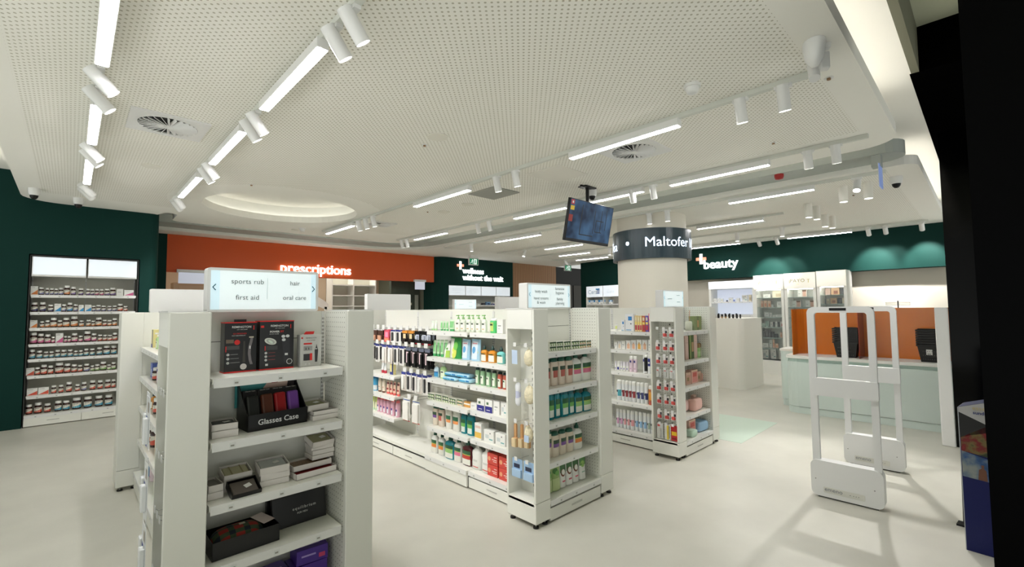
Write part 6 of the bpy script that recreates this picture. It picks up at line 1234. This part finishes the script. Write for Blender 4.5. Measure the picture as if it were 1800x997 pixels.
e = empty('leather_goods_box', (.868, 2.45, z4), R(1), 'black upright gift box lettered equilibrium for men', 'gift box')
b = MB(); b.T = Matrix.Rotation(R(-8), 4, 'X'); b.box(-.13, .13, 0, .03, 0, .145, BK, .002); b.T = Matrix.Identity(4); b.build('box_body', e)
tx = text('equilibrium', .02, LGREY, e, loc=(.02, .008, .075), ext=.0002, sp=1.25); tx.rotation_euler.x = R(-8); tx = text('FOR MEN', .012, LGREY, e, loc=(.01, .0055, .052), ext=.0002); tx.rotation_euler.x = R(-8)
e = tag(MB().box(-.13, .13, -.012, .012, 0, .155, BK, .002).build('leather_goods_box', loc=(.855, 2.522, z4), rz=R(1)), 'second black gift box standing behind the equilibrium box', 'gift box')
PUR = C(66, 30, 140, .35); PUL = C(170, 150, 214, .4); z5 = .153
def purple(x, y, z, w, d, h, rz, label):
    e = tag(MB().box(-w/2, w/2, -d/2, d/2, 0, h, PUR, .002).build('purple_carton', loc=(x, y, z), rz=R(rz)), label, 'box')
    m = MB().rect(-w*.35, w*.1, h*.5, h*.62, -d/2-.0008, PUL).rect(w*.2, w*.4, h*.2, h*.5, -d/2-.0008, C(200, 60, 110)).add([(-w*.3, -d*.2, h+.0006), (w*.3, -d*.2, h+.0006), (w*.3, -d*.05, h+.0006), (-w*.3, -d*.05, h+.0006)], [(0, 1, 2, 3)], PUL); m.build('print', e)
purple(.9, 2.46, z5, .17, .12, .09, 0, 'purple carton at the bottom of the stack on the lowest front shelf'); purple(.745, 2.46, z5, .12, .12, .10, 0, 'purple carton standing beside the purple stack on the lowest front shelf'); purple(.915, 2.46, z5+.0925, .15, .12, .07, -4, 'purple carton topping the stack on the lowest front shelf')
# ------------------------------------------------------------------ gift end shelving
z = 1.246
e = empty('reed_diffuser', (4.85, 2.27, z), 0, 'white reed diffuser under a glass dome with a wooden stick', 'diffuser')
MB().lathe([(.8, 0), (1, .004), (1, .09), (.8, .1)], C(232, 232, 214, .3), .07, .07, 24).build('jar', e); MB().cyl((.01, 0, .02), (.03, 0, .22), .003, C(206, 140, 100, .6), n=8).build('reed', e)
MB().lathe([(1, 0), (1, .06), (.85, .1), (.5, .125), (.0, .13)], GLASS, .13, .13, 28).build('glass_dome', e)
def softbag(x, y, z, w, d, h, rgb, label, rz=0, name='cosmetic_bag'):
    b = bmesh.new(); bmesh.ops.create_uvsphere(b, u_segments=22, v_segments=14, radius=1.)
    vs = [(math.copysign(abs(v.co.x)**.25, v.co.x)*w/2, math.copysign(abs(v.co.y)**.5, v.co.y)*d/2, h/2+math.copysign(abs(v.co.z)**.4, v.co.z)*h/2*(1-.14*v.co.x)) for v in b.verts]
    e = tag(MB().add(vs, [[v.index for v in f.verts] for f in b.faces], mat('soft_%02x%02x%02x' % rgb, rgb, .85, bump=.25, mscale=30), True).build(name, loc=(x, y, z), rz=R(rz)), label, 'bag'); b.free()
    MB().tube([(-w*.4, -d*.30, h*.80), (0, -d*.34, h*.86), (w*.38, -d*.30, h*.74)], .003, C(226, 206, 190, .4), 6).build('zip', e)
softbag(4.72, 2.32, .392, .14, .12, .13, (236, 200, 194), 'pale pink cosmetic bag at the back of the fourth gift shelf'); softbag(4.90, 2.25, .392, .2, .1, .125, (240, 196, 186), 'pink cosmetic bag at the front of the fourth gift shelf', 4)
K('giftSmall', BX('gift_box', C(226, 196, 180, .5), [(.1, .1, .9, .8, C(214, 176, 160))]), 'box', 'small pink box'); place('giftSmall', (5.04, 2.33, .391), 0, .07, .13, 'small pink gift box beside the pink cosmetic bags')
softbag(4.72, 2.22, .154, .12, .1, .07, (196, 222, 204), 'mint green folded bag on the bottom gift shelf'); softbag(5.0, 2.26, .154, .2, .13, .11, (156, 192, 224), 'sky blue soft bag on the bottom gift shelf', -6)
# ------------------------------------------------------------------ makeup testers on the plinth
for i in range(16):
    dark = C(20, 19, 18, .3); x = .02+i*.034; y = .08+.05*(i % 2); bx_, by_ = cos(W90-R(3)), sin(W90-R(3)); px_ = (8.75+x*bx_-y*by_, 3.7+x*by_+y*bx_, 1.286)
    e = tag(MB().cyl((0, 0, 0), (0, 0, .03), .013, C(186, 150, 110, .3) if 4 < i < 10 else dark, n=12).build('makeup_tester', loc=px_), 'black capped makeup tester, %s from left on the tester plinth' % ORD[i], 'cosmetics', 'makeup testers on the plinth'); MB().cyl((0, 0, .03), (0, 0, .075+.015*(i % 3 == 1)), .014, dark, n=12).build('cap', e)
e = empty('eyewear_plinth', (8.6, 4.7, 0), W90, 'white plinth carrying the small eyewear card', 'plinth'); MB().box(-.3, .3, 0, .4, 0, 1.42, C(226, 224, 214, .5)).build('body', e)
e = empty('eyewear_card', (8.62, 4.68, 1.421), W90, 'small white display card with black glasses prints and a coral logo', 'display card')
MB().box(-.22, .2, 0, .02, 0, .24, W_).build('board', e); m = MB().cyl((0.03, -.001, .19), (0.03, -.002, .19), .03, C(224, 150, 130), n=16)
for r in range(2):
    for q in range(6): m.cyl((-.16+q*.06, -.001, .04+.07*r), (-.16+q*.06, -.002, .04+.07*r), .024, BK, n=12)
m.build('print', e)
